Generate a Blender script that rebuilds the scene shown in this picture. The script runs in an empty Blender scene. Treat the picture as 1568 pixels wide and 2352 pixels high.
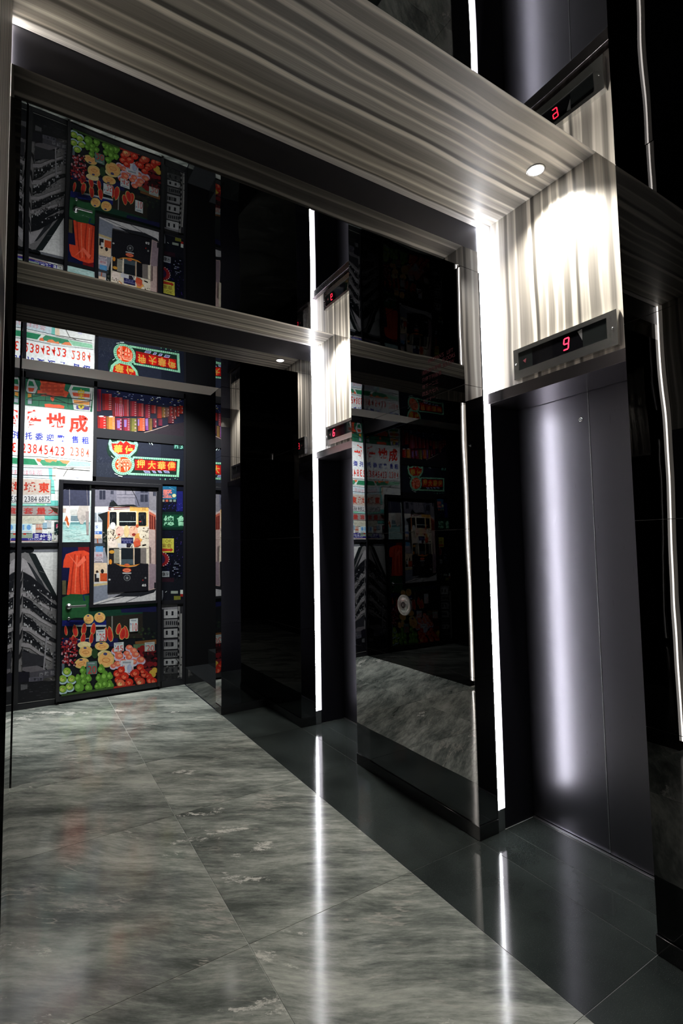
import bpy, bmesh, math, random
from mathutils import Vector, Matrix
from mathutils.geometry import tessellate_polygon

# ------------------------------------------------------------------ camera, light, exposure
S = bpy.context.scene
C = S.collection
CAM = dict(f=1174.5415, yaw=31.8349, pitch=3.7896, roll=-0.9699, h=1.4215)
def cam_axes():
    y, p, r = (math.radians(CAM[k]) for k in ('yaw', 'pitch', 'roll'))
    F = Vector((math.sin(y)*math.cos(p), math.cos(y)*math.cos(p), math.sin(p)))
    R = Vector((math.cos(y), -math.sin(y), 0)); U = R.cross(F)
    return R*math.cos(r)+U*math.sin(r), U*math.cos(r)-R*math.sin(r), F
AX = cam_axes()
cd = bpy.data.cameras.new('camera'); cam = bpy.data.objects.new('camera', cd); C.objects.link(cam)
cd.sensor_fit = 'VERTICAL'; cd.sensor_height = 36; cd.sensor_width = 24
cd.lens = 36*CAM['f']/2352; cd.clip_start = 0.005; cd.clip_end = 50
M3 = Matrix((AX[0], AX[1], -AX[2])).transposed()
cam.matrix_world = Matrix.Translation((0, 0, CAM['h'])) @ M3.to_4x4()
S.camera = cam
W = bpy.data.worlds.new('world'); S.world = W; W.use_nodes = True
W.node_tree.nodes['Background'].inputs[0].default_value = (0.6, 0.7, 1, 1)
W.node_tree.nodes['Background'].inputs[1].default_value = 0.02
S.view_settings.view_transform = 'Standard'; S.view_settings.look = 'None'
S.view_settings.exposure = 0.0; S.view_settings.gamma = 1.0
S.view_settings.use_curve_mapping = False
cy = S.cycles
cy.use_denoising = True; cy.denoiser = 'OPENIMAGEDENOISE'
cy.max_bounces = 14; cy.glossy_bounces = 10; cy.diffuse_bounces = 4
cy.sample_clamp_indirect = 6.0; cy.caustics_reflective = True; cy.blur_glossy = 0.3
DOWN_W = 160.0      # downlights
LED_LEFT = 27.0
LED_HOT = 78.0
LED_L = 3.2        # radiance of the vertical LED strips
SPOT_W = 155.0
COVE_W = 3.2       # hidden light trough washing the photo wall

def lamp(name, kind, loc, energy, color, rot=(0, 0, 0), **kw):
    d = bpy.data.lights.new(name, kind); d.energy = energy; d.color = color
    for k, v in kw.items(): setattr(d, k, v)
    o = bpy.data.objects.new(name, d); o.location = loc; o.rotation_euler = rot; C.objects.link(o)
    return o

# ------------------------------------------------------------------ dimensions (metres)
XF = 1.887      # mirror face of the pillars
XL0, XL1 = 2.016, 2.066   # LED strip
XW = 2.066      # wood panel over the doors
XH = 2.030      # steel header
XD = 2.289      # door leaves
XB = 1.461      # edge of the pale marble
XLN, XLF = -0.064, -0.035  # left wall: lift bays / pillars
Y1N, Y1F, Y2N, Y2F, Y3N, YM = 1.018, 1.8315, 2.8894, 3.6862, 4.350, 5.535
YB = -1.2
HB, HM, HS = 2.854, 2.965, 3.10
ZH0, ZH1 = 2.140, 2.195
BAYS = [(Y1N, Y1F), (Y2N, Y2F)]

# ------------------------------------------------------------------ materials
def lin(c): return tuple(((v/255)/12.92 if v/255 <= .04045 else ((v/255+.055)/1.055)**2.4) for v in c)
def nodes(name):
    m = bpy.data.materials.new(name); m.use_nodes = True
    return m, m.node_tree.nodes, m.node_tree.links, m.node_tree.nodes['Principled BSDF']
def simple(name, col, rough=.5, metal=0.0, grain=0.0, spec=.5, aniso=0.0, scale=(300, 300, 300)):
    m, N, L, b = nodes(name)
    b.inputs['Base Color'].default_value = (*col, 1); b.inputs['Roughness'].default_value = rough
    b.inputs['Metallic'].default_value = metal; b.inputs['Specular IOR Level'].default_value = spec
    if aniso: b.inputs['Anisotropic'].default_value = aniso
    tc = N.new('ShaderNodeTexCoord'); mp = N.new('ShaderNodeMapping'); mp.inputs['Scale'].default_value = scale
    nz = N.new('ShaderNodeTexNoise'); nz.inputs['Scale'].default_value = 1; nz.inputs['Detail'].default_value = 3
    L.new(tc.outputs['Object'], mp.inputs[0]); L.new(mp.outputs[0], nz.inputs[0])
    r = N.new('ShaderNodeMapRange'); r.inputs['To Min'].default_value = max(0.0, rough-.02-grain); r.inputs['To Max'].default_value = rough+.02+grain
    L.new(nz.outputs[0], r.inputs[0]); L.new(r.outputs[0], b.inputs['Roughness'])
    return m
def mirror(name, f0, tint=(1, 1, 1.02), wave=.001, scale=2.2):
    m, N, L, b = nodes(name)
    b.inputs['Metallic'].default_value = 1; b.inputs['Roughness'].default_value = 0.0
    b.inputs['Base Color'].default_value = (f0*tint[0], f0*tint[1], f0*tint[2], 1)
    tc = N.new('ShaderNodeTexCoord'); nz = N.new('ShaderNodeTexNoise'); nz.inputs['Scale'].default_value = scale
    nz.inputs['Detail'].default_value = 0.5; nz.inputs['Distortion'].default_value = .3
    bp = N.new('ShaderNodeBump'); bp.inputs['Distance'].default_value = wave; bp.inputs['Strength'].default_value = 1
    L.new(tc.outputs['Object'], nz.inputs[0]); L.new(nz.outputs[0], bp.inputs['Height']); L.new(bp.outputs[0], b.inputs['Normal'])
    return m
def emit(name, col, s):
    m, N, L, b = nodes(name)
    b.inputs['Base Color'].default_value = (*col, 1); b.inputs['Emission Color'].default_value = (*col, 1)
    b.inputs['Emission Strength'].default_value = s
    return m

M = {}
M['mirror_wall'] = mirror('black_mirror_glass', .34, wave=.0019, scale=2.0)
M['mirror_ceiling'] = mirror('black_ceiling_mirror', .32, wave=.0021, scale=1.7)
M['mirror_dim'] = mirror('dark_tinted_glass', .20, wave=.0004)
M['mirror_deep'] = mirror('deep_black_glass', .055, wave=.0016)
M['mirror_left'] = mirror('black_mirror_left', .045, wave=.00012)
M['satin'] = simple('satin_black_metal', (.030, .030, .040), .30, .6, .02, scale=(60, 60, 400))
M['door'] = simple('brushed_black_steel', (.150, .145, .165), .30, 1.0, .03, scale=(500, 500, 8))
M['header'] = simple('dark_bronze_steel', (.22, .20, .21), .22, 1.0, .03, scale=(400, 400, 400))
M['black'] = simple('matte_black_paint', (.004, .004, .005), .5, 0, .03, spec=.25)
M['frame'] = simple('black_frame_paint', (.010, .010, .013), .35, 0, .03)
M['core'] = simple('grey_sealant', (.22, .22, .21), .6, 0, .03)
M['baseboard'] = simple('polished_black_stone', (.012, .013, .014), .08, 0, .02, spec=.7)
M['chrome'] = simple('brushed_stainless_steel', (.62, .62, .60), .22, 1.0, .05, scale=(40, 400, 400))
M['steel'] = simple('satin_aluminium', (.55, .55, .56), .32, 1.0, .05)
M['screen'] = simple('black_acrylic', (.004, .004, .005), .04, 0, .01, spec=.8)
M['screen2'] = simple('smoky_acrylic', (.012, .014, .014), .12, 0, .03)
M['red'] = emit('red_led', (1, .02, .06), 3.2)
M['led'] = emit('white_led', (.95, .90, 1.0), LED_L)
M['hotl'] = emit('warm_led_core', (1.0, .93, .84), LED_LEFT)
M['ledl'] = emit('warm_white_led', (1.0, .90, .78), .8)
M['hot'] = emit('bright_led_core', (.95, .96, 1.0), LED_HOT)
M['lens'] = emit('downlight_lens', (1, .96, .9), 40)
M['plaster'] = simple('pale_grey_plaster', (.78, .75, .73), .7, 0, .05)
M['redink'] = simple('dark_red_lettering', (.16, .02, .035), .5)
M['grout'] = simple('pale_grout', (.34, .36, .33), .8, 0, .03)
M['darkgrout'] = simple('grey_grout', (.26, .27, .27), .8, 0, .03)

def wood():
    m, N, L, b = nodes('zebrano_veneer')
    tc = N.new('ShaderNodeTexCoord'); sp = N.new('ShaderNodeSeparateXYZ'); L.new(tc.outputs['Object'], sp.inputs[0])
    # along-grain coordinate: x on the soffit, z on the panels; the figure itself lives on y
    add = N.new('ShaderNodeMath'); add.operation = 'ADD'; L.new(sp.outputs[0], add.inputs[0]); L.new(sp.outputs[2], add.inputs[1])
    cmb = N.new('ShaderNodeCombineXYZ'); L.new(add.outputs[0], cmb.inputs[0]); L.new(sp.outputs[1], cmb.inputs[1])
    mp = N.new('ShaderNodeMapping'); mp.inputs['Scale'].default_value = (1.3, 3.0, 1); L.new(cmb.outputs[0], mp.inputs[0])
    wn = N.new('ShaderNodeTexNoise'); wn.inputs['Scale'].default_value = 1.6; wn.inputs['Detail'].default_value = 1.5; L.new(mp.outputs[0], wn.inputs[0])
    wm = N.new('ShaderNodeMath'); wm.operation = 'MULTIPLY_ADD'; wm.inputs[1].default_value = .03; L.new(wn.outputs[0], wm.inputs[0]); L.new(sp.outputs[1], wm.inputs[2])
    # repeat with the portal spacing so that both portals carry the same figure
    sub = N.new('ShaderNodeMath'); sub.operation = 'SUBTRACT'; L.new(wm.outputs[0], sub.inputs[0]); sub.inputs[1].default_value = Y1N+.014
    md = N.new('ShaderNodeMath'); md.operation = 'MODULO'; L.new(sub.outputs[0], md.inputs[0]); md.inputs[1].default_value = 1.857
    dv = N.new('ShaderNodeMath'); dv.operation = 'DIVIDE'; L.new(md.outputs[0], dv.inputs[0]); dv.inputs[1].default_value = .82; dv.use_clamp = True
    A = [(0.00, 150), (.105, 168), (.12, 215), (.145, 205), (.155, 150), (.175, 142), (.19, 185), (.215, 180)]
    B = [(.225, 205), (.235, 140), (.27, 132), (.285, 128), (.29, 190), (.30, 172), (.335, 165), (.345, 95), (.355, 100), (.365, 205), (.385, 195)]
    D = [(.395, 120), (.435, 128), (.445, 210), (.455, 150), (.48, 150), (.49, 200), (.51, 130), (.54, 140)]
    E2 = [(.55, 205), (.56, 150), (.60, 160), (.61, 100), (.625, 98), (.632, 205), (.648, 215), (.66, 140), (.70, 132), (.735, 128), (.745, 200), (.76, 150), (.79, 152)]
    F = [(.80, 185), (.812, 118), (.825, 112), (.84, 165), (.87, 170), (.885, 225), (.90, 160), (.925, 165), (.935, 195), (.942, 110), (.948, 110), (.955, 262), (1.0, 268)]
    stops = A+B+D+E2+F
    def ramp(sts):
        r = N.new('ShaderNodeValToRGB'); e = r.color_ramp.elements
        r.color_ramp.interpolation = 'LINEAR'
        for i, (p, v) in enumerate(sts):
            if v < 200: v = 200-(200-v)*1.2
            c = lin((v, v*.965, v*.915)); c = (min(.86, c[0]*1.22), min(.84, c[1]*1.22), min(.81, c[2]*1.19), 1)
            if i < 2: e[i].position = p; e[i].color = c
            else:
                q = e.new(p); q.color = c
        L.new(dv.outputs[0], r.inputs[0]); return r
    r1 = ramp([s for s in stops if s[0] < .5]); r2 = ramp([s for s in stops if s[0] >= .48])
    sw = N.new('ShaderNodeMath'); sw.operation = 'GREATER_THAN'; sw.inputs[1].default_value = .49; L.new(dv.outputs[0], sw.inputs[0])
    mx = N.new('ShaderNodeMix'); mx.data_type = 'RGBA'; L.new(sw.outputs[0], mx.inputs[0]); L.new(r1.outputs[0], mx.inputs[6]); L.new(r2.outputs[0], mx.inputs[7])
    # fine pores
    mp2 = N.new('ShaderNodeMapping'); mp2.inputs['Scale'].default_value = (3, 260, 1); L.new(cmb.outputs[0], mp2.inputs[0])
    n2 = N.new('ShaderNodeTexNoise'); n2.inputs['Scale'].default_value = 1; n2.inputs['Detail'].default_value = 5; L.new(mp2.outputs[0], n2.inputs[0])
    rr = N.new('ShaderNodeMapRange'); rr.inputs['From Min'].default_value = .3; rr.inputs['From Max'].default_value = .7; rr.inputs['To Min'].default_value = .8; rr.inputs['To Max'].default_value = 1.1
    L.new(n2.outputs[0], rr.inputs[0])
    mp3 = N.new('ShaderNodeMapping'); mp3.inputs['Scale'].default_value = (.8, 45, 1); L.new(cmb.outputs[0], mp3.inputs[0])
    n3 = N.new('ShaderNodeTexNoise'); n3.inputs['Scale'].default_value = 1; n3.inputs['Detail'].default_value = 2; L.new(mp3.outputs[0], n3.inputs[0])
    r3 = N.new('ShaderNodeMapRange'); r3.inputs['From Min'].default_value = .3; r3.inputs['From Max'].default_value = .7; r3.inputs['To Min'].default_value = .82; r3.inputs['To Max'].default_value = 1.12
    L.new(n3.outputs[0], r3.inputs[0])
    mu = N.new('ShaderNodeMath'); mu.operation = 'MULTIPLY'; L.new(rr.outputs[0], mu.inputs[0]); L.new(r3.outputs[0], mu.inputs[1])
    vm = N.new('ShaderNodeVectorMath'); vm.operation = 'SCALE'; L.new(mx.outputs[2], vm.inputs[0]); L.new(mu.outputs[0], vm.inputs['Scale'])
    L.new(vm.outputs[0], b.inputs['Base Color']); b.inputs['Roughness'].default_value = .42
    b.inputs['Specular IOR Level'].default_value = .35
    return m
M['wood'] = wood()

def stone(name, dark):
    m, N, L, b = nodes(name)
    tc = N.new('ShaderNodeTexCoord'); at = N.new('ShaderNodeAttribute'); at.attribute_name = 'slab'
    ad = N.new('ShaderNodeVectorMath'); ad.operation = 'ADD'; L.new(tc.outputs['Object'], ad.inputs[0]); L.new(at.outputs['Vector'], ad.inputs[1])
    if dark:
        n = N.new('ShaderNodeTexNoise'); n.inputs['Scale'].default_value = 3; n.inputs['Detail'].default_value = 8; L.new(ad.outputs[0], n.inputs[0])
        n2 = N.new('ShaderNodeTexNoise'); n2.inputs['Scale'].default_value = 420; n2.inputs['Detail'].default_value = 2; L.new(ad.outputs[0], n2.inputs[0])
        r = N.new('ShaderNodeValToRGB'); e = r.color_ramp.elements
        e[0].position = .3; e[0].color = (.015, .0185, .018, 1); e[1].position = .75; e[1].color = (.034, .042, .040, 1)
        L.new(n.outputs[0], r.inputs[0])
        r2 = N.new('ShaderNodeValToRGB'); e = r2.color_ramp.elements
        e[0].position = .62; e[0].color = (0, 0, 0, 1); e[1].position = .8; e[1].color = (.10, .11, .10, 1); L.new(n2.outputs[0], r2.inputs[0])
        a = N.new('ShaderNodeVectorMath'); a.operation = 'ADD'; L.new(r.outputs[0], a.inputs[0]); L.new(r2.outputs[0], a.inputs[1])
        L.new(a.outputs[0], b.inputs['Base Color'])
        rg = N.new('ShaderNodeMapRange'); rg.inputs['To Min'].default_value = .05; rg.inputs['To Max'].default_value = .13; L.new(n.outputs[0], rg.inputs[0]); L.new(rg.outputs[0], b.inputs['Roughness'])
        b.inputs['Specular IOR Level'].default_value = .38
        return m
    # large swirl that bends the veins
    sw = N.new('ShaderNodeTexNoise'); sw.inputs['Scale'].default_value = .9; sw.inputs['Detail'].default_value = 2; L.new(ad.outputs[0], sw.inputs[0])
    s1 = N.new('ShaderNodeVectorMath'); s1.operation = 'SUBTRACT'; s1.inputs[1].default_value = (.5, .5, .5); L.new(sw.outputs['Color'], s1.inputs[0])
    s2 = N.new('ShaderNodeVectorMath'); s2.operation = 'MULTIPLY'; s2.inputs[1].default_value = (.20, .27, 0); L.new(s1.outputs[0], s2.inputs[0])
    s3 = N.new('ShaderNodeVectorMath'); s3.operation = 'ADD'; L.new(ad.outputs[0], s3.inputs[0]); L.new(s2.outputs[0], s3.inputs[1])
    def streak(rot, sc, detail=8, rough=.62):
        mp = N.new('ShaderNodeMapping'); mp.vector_type = 'TEXTURE'; mp.inputs['Rotation'].default_value = (0, 0, math.radians(rot-27)); mp.inputs['Scale'].default_value = tuple(1/k for k in sc)
        L.new(s3.outputs[0], mp.inputs[0]); n = N.new('ShaderNodeTexNoise'); n.inputs['Scale'].default_value = 1; n.inputs['Detail'].default_value = detail
        n.inputs['Roughness'].default_value = rough; L.new(mp.outputs[0], n.inputs[0]); return n
    a = streak(-8, (2.0, 9.5, 1), 13, .74); c = streak(-11, (14, 80, 1), 5, .75); d = streak(-4, (.9, 2.6, 1), 4, .6)
    r = N.new('ShaderNodeValToRGB'); e = r.color_ramp.elements
    e[0].position = .28; e[0].color = (.068, .077, .070, 1); e[1].position = .80; e[1].color = (.44, .45, .40, 1)
    for p, v in ((.42, (.130, .143, .130, 1)), (.52, (.205, .220, .198, 1)), (.62, (.295, .31, .28, 1))):
        q = e.new(p); q.color = v
    m1 = N.new('ShaderNodeMath'); m1.operation = 'MULTIPLY_ADD'; m1.inputs[1].default_value = .17; L.new(c.outputs[0], m1.inputs[0])
    m2 = N.new('ShaderNodeMath'); m2.operation = 'MULTIPLY_ADD'; m2.inputs[1].default_value = .51; L.new(a.outputs[0], m2.inputs[0])
    m3 = N.new('ShaderNodeMath'); m3.operation = 'MULTIPLY'; m3.inputs[1].default_value = .34; L.new(d.outputs[0], m3.inputs[0])
    L.new(m3.outputs[0], m2.inputs[2]); L.new(m2.outputs[0], m1.inputs[2])
    st = N.new('ShaderNodeMapRange'); st.inputs['From Min'].default_value = .42; st.inputs['From Max'].default_value = .62; st.inputs['To Min'].default_value = .28; st.inputs['To Max'].default_value = .76
    L.new(m1.outputs[0], st.inputs[0]); L.new(st.outputs[0], r.inputs[0])
    # thin pale veins, broken up by a slow mask
    vn = streak(-11, (1.0, 5.5, 1), 7, .62)
    v1 = N.new('ShaderNodeMath'); v1.operation = 'SUBTRACT'; v1.inputs[1].default_value = .5; L.new(vn.outputs[0], v1.inputs[0])
    v2 = N.new('ShaderNodeMath'); v2.operation = 'ABSOLUTE'; L.new(v1.outputs[0], v2.inputs[0])
    v3 = N.new('ShaderNodeMapRange'); v3.inputs['From Min'].default_value = 0; v3.inputs['From Max'].default_value = .014; v3.inputs['To Min'].default_value = .75; v3.inputs['To Max'].default_value = 0; L.new(v2.outputs[0], v3.inputs[0])
    mk = streak(20, (2.2, 3.0, 1), 4, .6)
    v4 = N.new('ShaderNodeMapRange'); v4.inputs['From Min'].default_value = .52; v4.inputs['From Max'].default_value = .62; L.new(mk.outputs[0], v4.inputs[0])
    v5 = N.new('ShaderNodeMath'); v5.operation = 'MULTIPLY'; L.new(v3.outputs[0], v5.inputs[0]); L.new(v4.outputs[0], v5.inputs[1])
    mv = N.new('ShaderNodeMix'); mv.data_type = 'RGBA'; L.new(v5.outputs[0], mv.inputs[0]); L.new(r.outputs[0], mv.inputs[6]); mv.inputs[7].default_value = (.40, .38, .34, 1)
    # pale crystalline blotches
    bl = streak(-9, (3.2, 7.5, 1), 9, .78)
    b2 = streak(0, (1.1, 1.6, 1), 2, .5)
    b3 = N.new('ShaderNodeMath'); b3.operation = 'MULTIPLY_ADD'; b3.inputs[1].default_value = .55; L.new(b2.outputs[0], b3.inputs[0]); L.new(bl.outputs[0], b3.inputs[2])
    br = N.new('ShaderNodeMapRange'); br.inputs['From Min'].default_value = .915; br.inputs['From Max'].default_value = .95; L.new(b3.outputs[0], br.inputs[0])
    mx = N.new('ShaderNodeMix'); mx.data_type = 'RGBA'; L.new(br.outputs[0], mx.inputs[0]); L.new(mv.outputs[2], mx.inputs[6]); mx.inputs[7].default_value = (.50, .49, .45, 1)
    L.new(mx.outputs[2], b.inputs['Base Color'])
    rg = N.new('ShaderNodeMapRange'); rg.inputs['To Min'].default_value = .07; rg.inputs['To Max'].default_value = .17; L.new(a.outputs[0], rg.inputs[0]); L.new(rg.outputs[0], b.inputs['Roughness'])
    b.inputs['Specular IOR Level'].default_value = .36
    return m
M['marble'] = stone('grey_veined_marble', False)
M['granite'] = stone('dark_green_granite', True)

def printed():
    m, N, L, b = nodes('printed_photo')
    at = N.new('ShaderNodeAttribute'); at.attribute_name = 'Col'
    tc = N.new('ShaderNodeTexCoord'); n = N.new('ShaderNodeTexNoise'); n.inputs['Scale'].default_value = 45; n.inputs['Detail'].default_value = 6
    L.new(tc.outputs['Object'], n.inputs[0]); r = N.new('ShaderNodeMapRange'); r.inputs['From Min'].default_value = .3; r.inputs['From Max'].default_value = .7
    r.inputs['To Min'].default_value = .82; r.inputs['To Max'].default_value = 1.1; L.new(n.outputs[0], r.inputs[0])
    v = N.new('ShaderNodeVectorMath'); v.operation = 'SCALE'; L.new(at.outputs[0], v.inputs[0]); L.new(r.outputs[0], v.inputs['Scale'])
    L.new(v.outputs[0], b.inputs['Base Color']); b.inputs['Roughness'].default_value = .35; b.inputs['Specular IOR Level'].default_value = .3
    return m
M['print'] = printed()

# ------------------------------------------------------------------ helpers
class MB:
    def __init__(s): s.v = []; s.f = []; s.m = []; s.c = []; s.sm = []
    def poly(s, pts, mi=0, col=None, smooth=False):
        i = len(s.v); s.v += [tuple(p) for p in pts]; s.f.append(tuple(range(i, i+len(pts)))); s.m.append(mi); s.c.append(col); s.sm.append(smooth)
    def box(s, x0, x1, y0, y1, z0, z1, mi=0, col=None):
        x0, x1 = sorted((x0, x1)); y0, y1 = sorted((y0, y1)); z0, z1 = sorted((z0, z1))
        p = [(x0, y0, z0), (x1, y0, z0), (x1, y1, z0), (x0, y1, z0), (x0, y0, z1), (x1, y0, z1), (x1, y1, z1), (x0, y1, z1)]
        for f in ((0, 3, 2, 1), (4, 5, 6, 7), (0, 1, 5, 4), (1, 2, 6, 5), (2, 3, 7, 6), (3, 0, 4, 7)): s.poly([p[i] for i in f], mi, col)
        return s
    def lathe(s, prof, cen, axis, mi=0, n=40, u=None):
        ax = Vector(axis).normalized(); u = Vector(u) if u else (Vector((0, 0, 1)) if abs(ax.z) < .9 else Vector((1, 0, 0)))
        w = ax.cross(u).normalized(); u = w.cross(ax); cen = Vector(cen)
        rings = [[cen+ax*h+(u*math.cos(2*math.pi*k/n)+w*math.sin(2*math.pi*k/n))*r for k in range(n)] for r, h in prof]
        for a, b2 in zip(rings, rings[1:]):
            for k in range(n): s.poly([a[k], a[(k+1) % n], b2[(k+1) % n], b2[k]], mi, smooth=True)
        s.poly(rings[-1], mi)
        s.poly(rings[0][::-1], mi)
        return s
    def build(s, name, mats, parent=None, bevel=0, colors=False):
        me = bpy.data.meshes.new(name); me.from_pydata(s.v, [], s.f)
        for mm in (mats if isinstance(mats, (list, tuple)) else [mats]): me.materials.append(M[mm] if isinstance(mm, str) else mm)
        for p, mi, sm in zip(me.polygons, s.m, s.sm): p.material_index = mi; p.use_smooth = sm
        if colors:
            a = me.color_attributes.new('Col', 'FLOAT_COLOR', 'CORNER'); k = 0
            for f, c in zip(s.f, s.c):
                for _ in f:
                    a.data[k].color = (*c, 1); k += 1
        bm = bmesh.new(); bm.from_mesh(me)
        if not colors:
            bmesh.ops.remove_doubles(bm, verts=bm.verts, dist=1e-5)
            if bevel:
                bmesh.ops.bevel(bm, geom=[e for e in bm.edges if not e.is_boundary and e.calc_face_angle(0) > .6], offset=bevel, segments=2, affect='EDGES', profile=.5)
            bmesh.ops.recalc_face_normals(bm, faces=bm.faces)
        bm.to_mesh(me); bm.free()
        o = bpy.data.objects.new(name, me); C.objects.link(o)
        if parent is not None: o.parent = parent; o.matrix_parent_inverse = parent.matrix_world.inverted() if parent.type != 'EMPTY' else Matrix.Translation(-parent.location) @ Matrix()
        return o
def box(*a, **k): return MB().box(*a, **k)
def tag(o, label=None, cat=None, group=None, kind=None):
    if label: o['label'] = label
    if cat: o['category'] = cat
    if group: o['group'] = group
    if kind: o['kind'] = kind
    return o
def thing(name, loc, label, cat, group=None, kind=None):
    o = bpy.data.objects.new(name, None); o.location = loc; o.empty_display_size = .1; C.objects.link(o)
    return tag(o, label, cat, group, kind)
def struct(o, label, cat): return tag(o, label, cat, kind='structure')

# ------------------------------------------------------------------ floor
def slabs(name, mat, grout, rects, label, seed):
    mb = MB(); rnd = random.Random(seed); ids = []
    x0 = min(r[0] for r in rects); x1 = max(r[1] for r in rects); y0 = min(r[2] for r in rects); y1 = max(r[3] for r in rects)
    mb.box(x0, x1, y0, y1, -.04, -.0016, 1); ids += [(0, 0, 0)]*6
    g = .0015 if mat == 'marble' else .0013
    for r in rects:
        mb.box(r[0]+g, r[1]-g, r[2]+g, r[3]-g, -.03, 0, 0); o = (rnd.uniform(-9, 9), rnd.uniform(-9, 9), 0); ids += [o]*6
    me = bpy.data.meshes.new(name); me.from_pydata(mb.v, [], mb.f); me.materials.append(M[mat]); me.materials.append(M[grout])
    for p, mi in zip(me.polygons, mb.m): p.material_index = mi
    a = me.attributes.new('slab', 'FLOAT_VECTOR', 'CORNER'); k = 0
    for f, c in zip(mb.f, ids):
        for _ in f: a.data[k].vector = c; k += 1
    o = bpy.data.objects.new(name, me); C.objects.link(o)
    return struct(o, label, 'floor')
ys = [YB, -.04, Y1N, Y1F, Y2N, Y2F, 4.42, YM]
pale = []
for a, b in zip(ys, ys[1:]):
    pale.append((-.2, .715, a, b)); pale.append((.715, XB, a, b))
slabs('floor', 'marble', 'grout', pale, 'pale grey veined marble slabs down the middle of the lift lobby', 5)
dk = []
for a, b in zip([YB, -.04, Y1N, Y1F, Y2N, Y2F], [-.04, Y1N, Y1F, Y2N, Y2F, Y3N]): dk.append((XB, XF-.004, a, b))
for a, b in ((Y1N-.01, Y1F), (Y2N, Y2F)):
    dk.append((XF-.004, XW+.004, a, b)); dk.append((XW+.004, XD+.03, a, b))
slabs('floor', 'granite', 'darkgrout', dk, 'dark polished granite border along the lift doors', 8)

# ------------------------------------------------------------------ ceiling
def ceil(y0, y1, x0=-.2, x1=2.5, lab=''):
    o = box(x0, x1, y0, y1, HB, HM).build('ceiling', 'mirror_ceiling')
    return struct(o, lab, 'ceiling')
# each dropped slab: mirror underside, tinted glass edge, satin upper edge
def slab(y0, y1, lab, x1=2.5):
    mb = MB(); mb.box(-.2, x1, y0+.003, y1, HB, HM-.001, 0); mb.box(-.2, x1, y0, y0+.003, HB, HM, 1)
    o = mb.build('ceiling', ['mirror_ceiling', 'mirror_dim']); struct(o, lab, 'ceiling')
slab(YB, Y1N, 'black mirror ceiling panel nearest the camera, above the near pillar')
slab(Y1F, Y2N, 'black mirror ceiling panel between the two striped wood soffits')
slab(Y2F, 4.40, 'black mirror ceiling panel beyond the second striped wood soffit')
for i, (a, b) in enumerate(((YB, Y1N), (Y1F, Y2N), (Y2F, 4.40))):
    struct(box(-.2, 2.5, a+.001, b, HM, HS+.06).build('trim_%d' % (i+1), 'satin'), ['satin black upstand over the nearest ceiling panel', 'satin black upstand between the two striped wood soffits', 'satin black upstand beyond the second wood soffit'][i], 'trim')
SOF = ['long striped wood soffit nearest the camera, with a downlight above the first lift',
       'striped wood soffit of the farther portal, above the second lift']
for i, (a, b) in enumerate(BAYS):
    struct(box(-.2, 2.5, a-.05, b-.0005, HS, HS+.05).build('ceiling', 'wood'), SOF[i], 'soffit')

# grey strip and cove in front of the photo wall
struct(box(-.2, XB, 4.401, 4.65, HB, HB+.035).build('trim_4', 'plaster', bevel=.001), 'flat pale grey ceiling strip in front of the photo wall', 'trim')
struct(box(-.2, 2.5, 4.40, 5.75, 3.42, 3.46).build('ceiling', 'black'), 'raised black ceiling over the light trough at the photo wall', 'ceiling')

# ------------------------------------------------------------------ pillars on the right
ZJ = [0.066, .765, 1.495, 2.230, HB-.001]
def pillar(y0, y1, ret_mat, lab, face='mirror_wall'):
    mb = MB()
    mb.box(XF+.006, 2.5, y0+.004, y1-.002, 0, HB-.002, 1)                # core, also the door jamb
    for a, b in zip(ZJ, ZJ[1:]):
        mb.box(XF, XF+.0055, y0+.0042, y1, a+.001, b-.001, 0)            # mirror face
        mb.box(XF+.0002, XL0-.002, y0, y0+.004, a+.001, b-.001, 2)       # face turned to the camera
    mb.box(XF+.004, XL0-.003, y0+.0042, y0+.0048, .05, HB-.003, 3)
    mb.box(XF+.0056, XF+.0062, y0+.005, y1-.003, .05, HB-.003, 3)
    return struct(mb.build('wall_right', [face, 'satin', ret_mat, 'core']), lab, 'wall')
pillar(YB, Y1N, 'mirror_dim', 'black mirror pillar at the right edge of the photo, nearest the camera', 'mirror_deep')
pillar(Y1F, Y2N, 'mirror_dim', 'black mirror clad pillar between the two lift doors')
pillar(Y2F, Y3N, 'mirror_dim', 'narrow black mirror pillar past the second lift door', 'mirror_deep')
def upper_return(y0):   # glass between ceiling level and satin upstand above pillar
    return MB().box(XF, XL0-.002, y0-.0005, y0+.003, HB, HM)
mb = MB()
mb.box(XB+.005, 2.5, Y3N+.0045, 4.50, 0, HB-.001, 1)
for a, b in zip(ZJ, ZJ[1:]):
    mb.box(XB, XF+.02, Y3N, Y3N+.004, a+.001, b-.001, 0)
    mb.box(XB, XB+.004, Y3N+.0043, 4.50, a+.001, b-.001, 2)
struct(mb.build('wall_right', ['mirror_dim', 'satin', 'mirror_wall']), 'black glass wall stub with a bright streak reflected in it, before the niche', 'wall')
mb = MB(); mb.box(1.95, 2.5, 4.501, YM+.2, 0, 3.415, 0)
struct(mb.build('wall_right', 'black'), 'dark back of the niche beside the photo wall', 'wall')
mb = MB(); mb.box(XB+.006, 1.95, 4.502, YM-.002, 0, .178, 0); mb.box(1.714, 1.949, 4.503, YM-.003, .178, .33, 0)
tag(mb.build('stepped_plinth', 'baseboard', bevel=.002), 'low stepped plinth of dark stone in the niche right of the photo wall', 'plinth')

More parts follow.
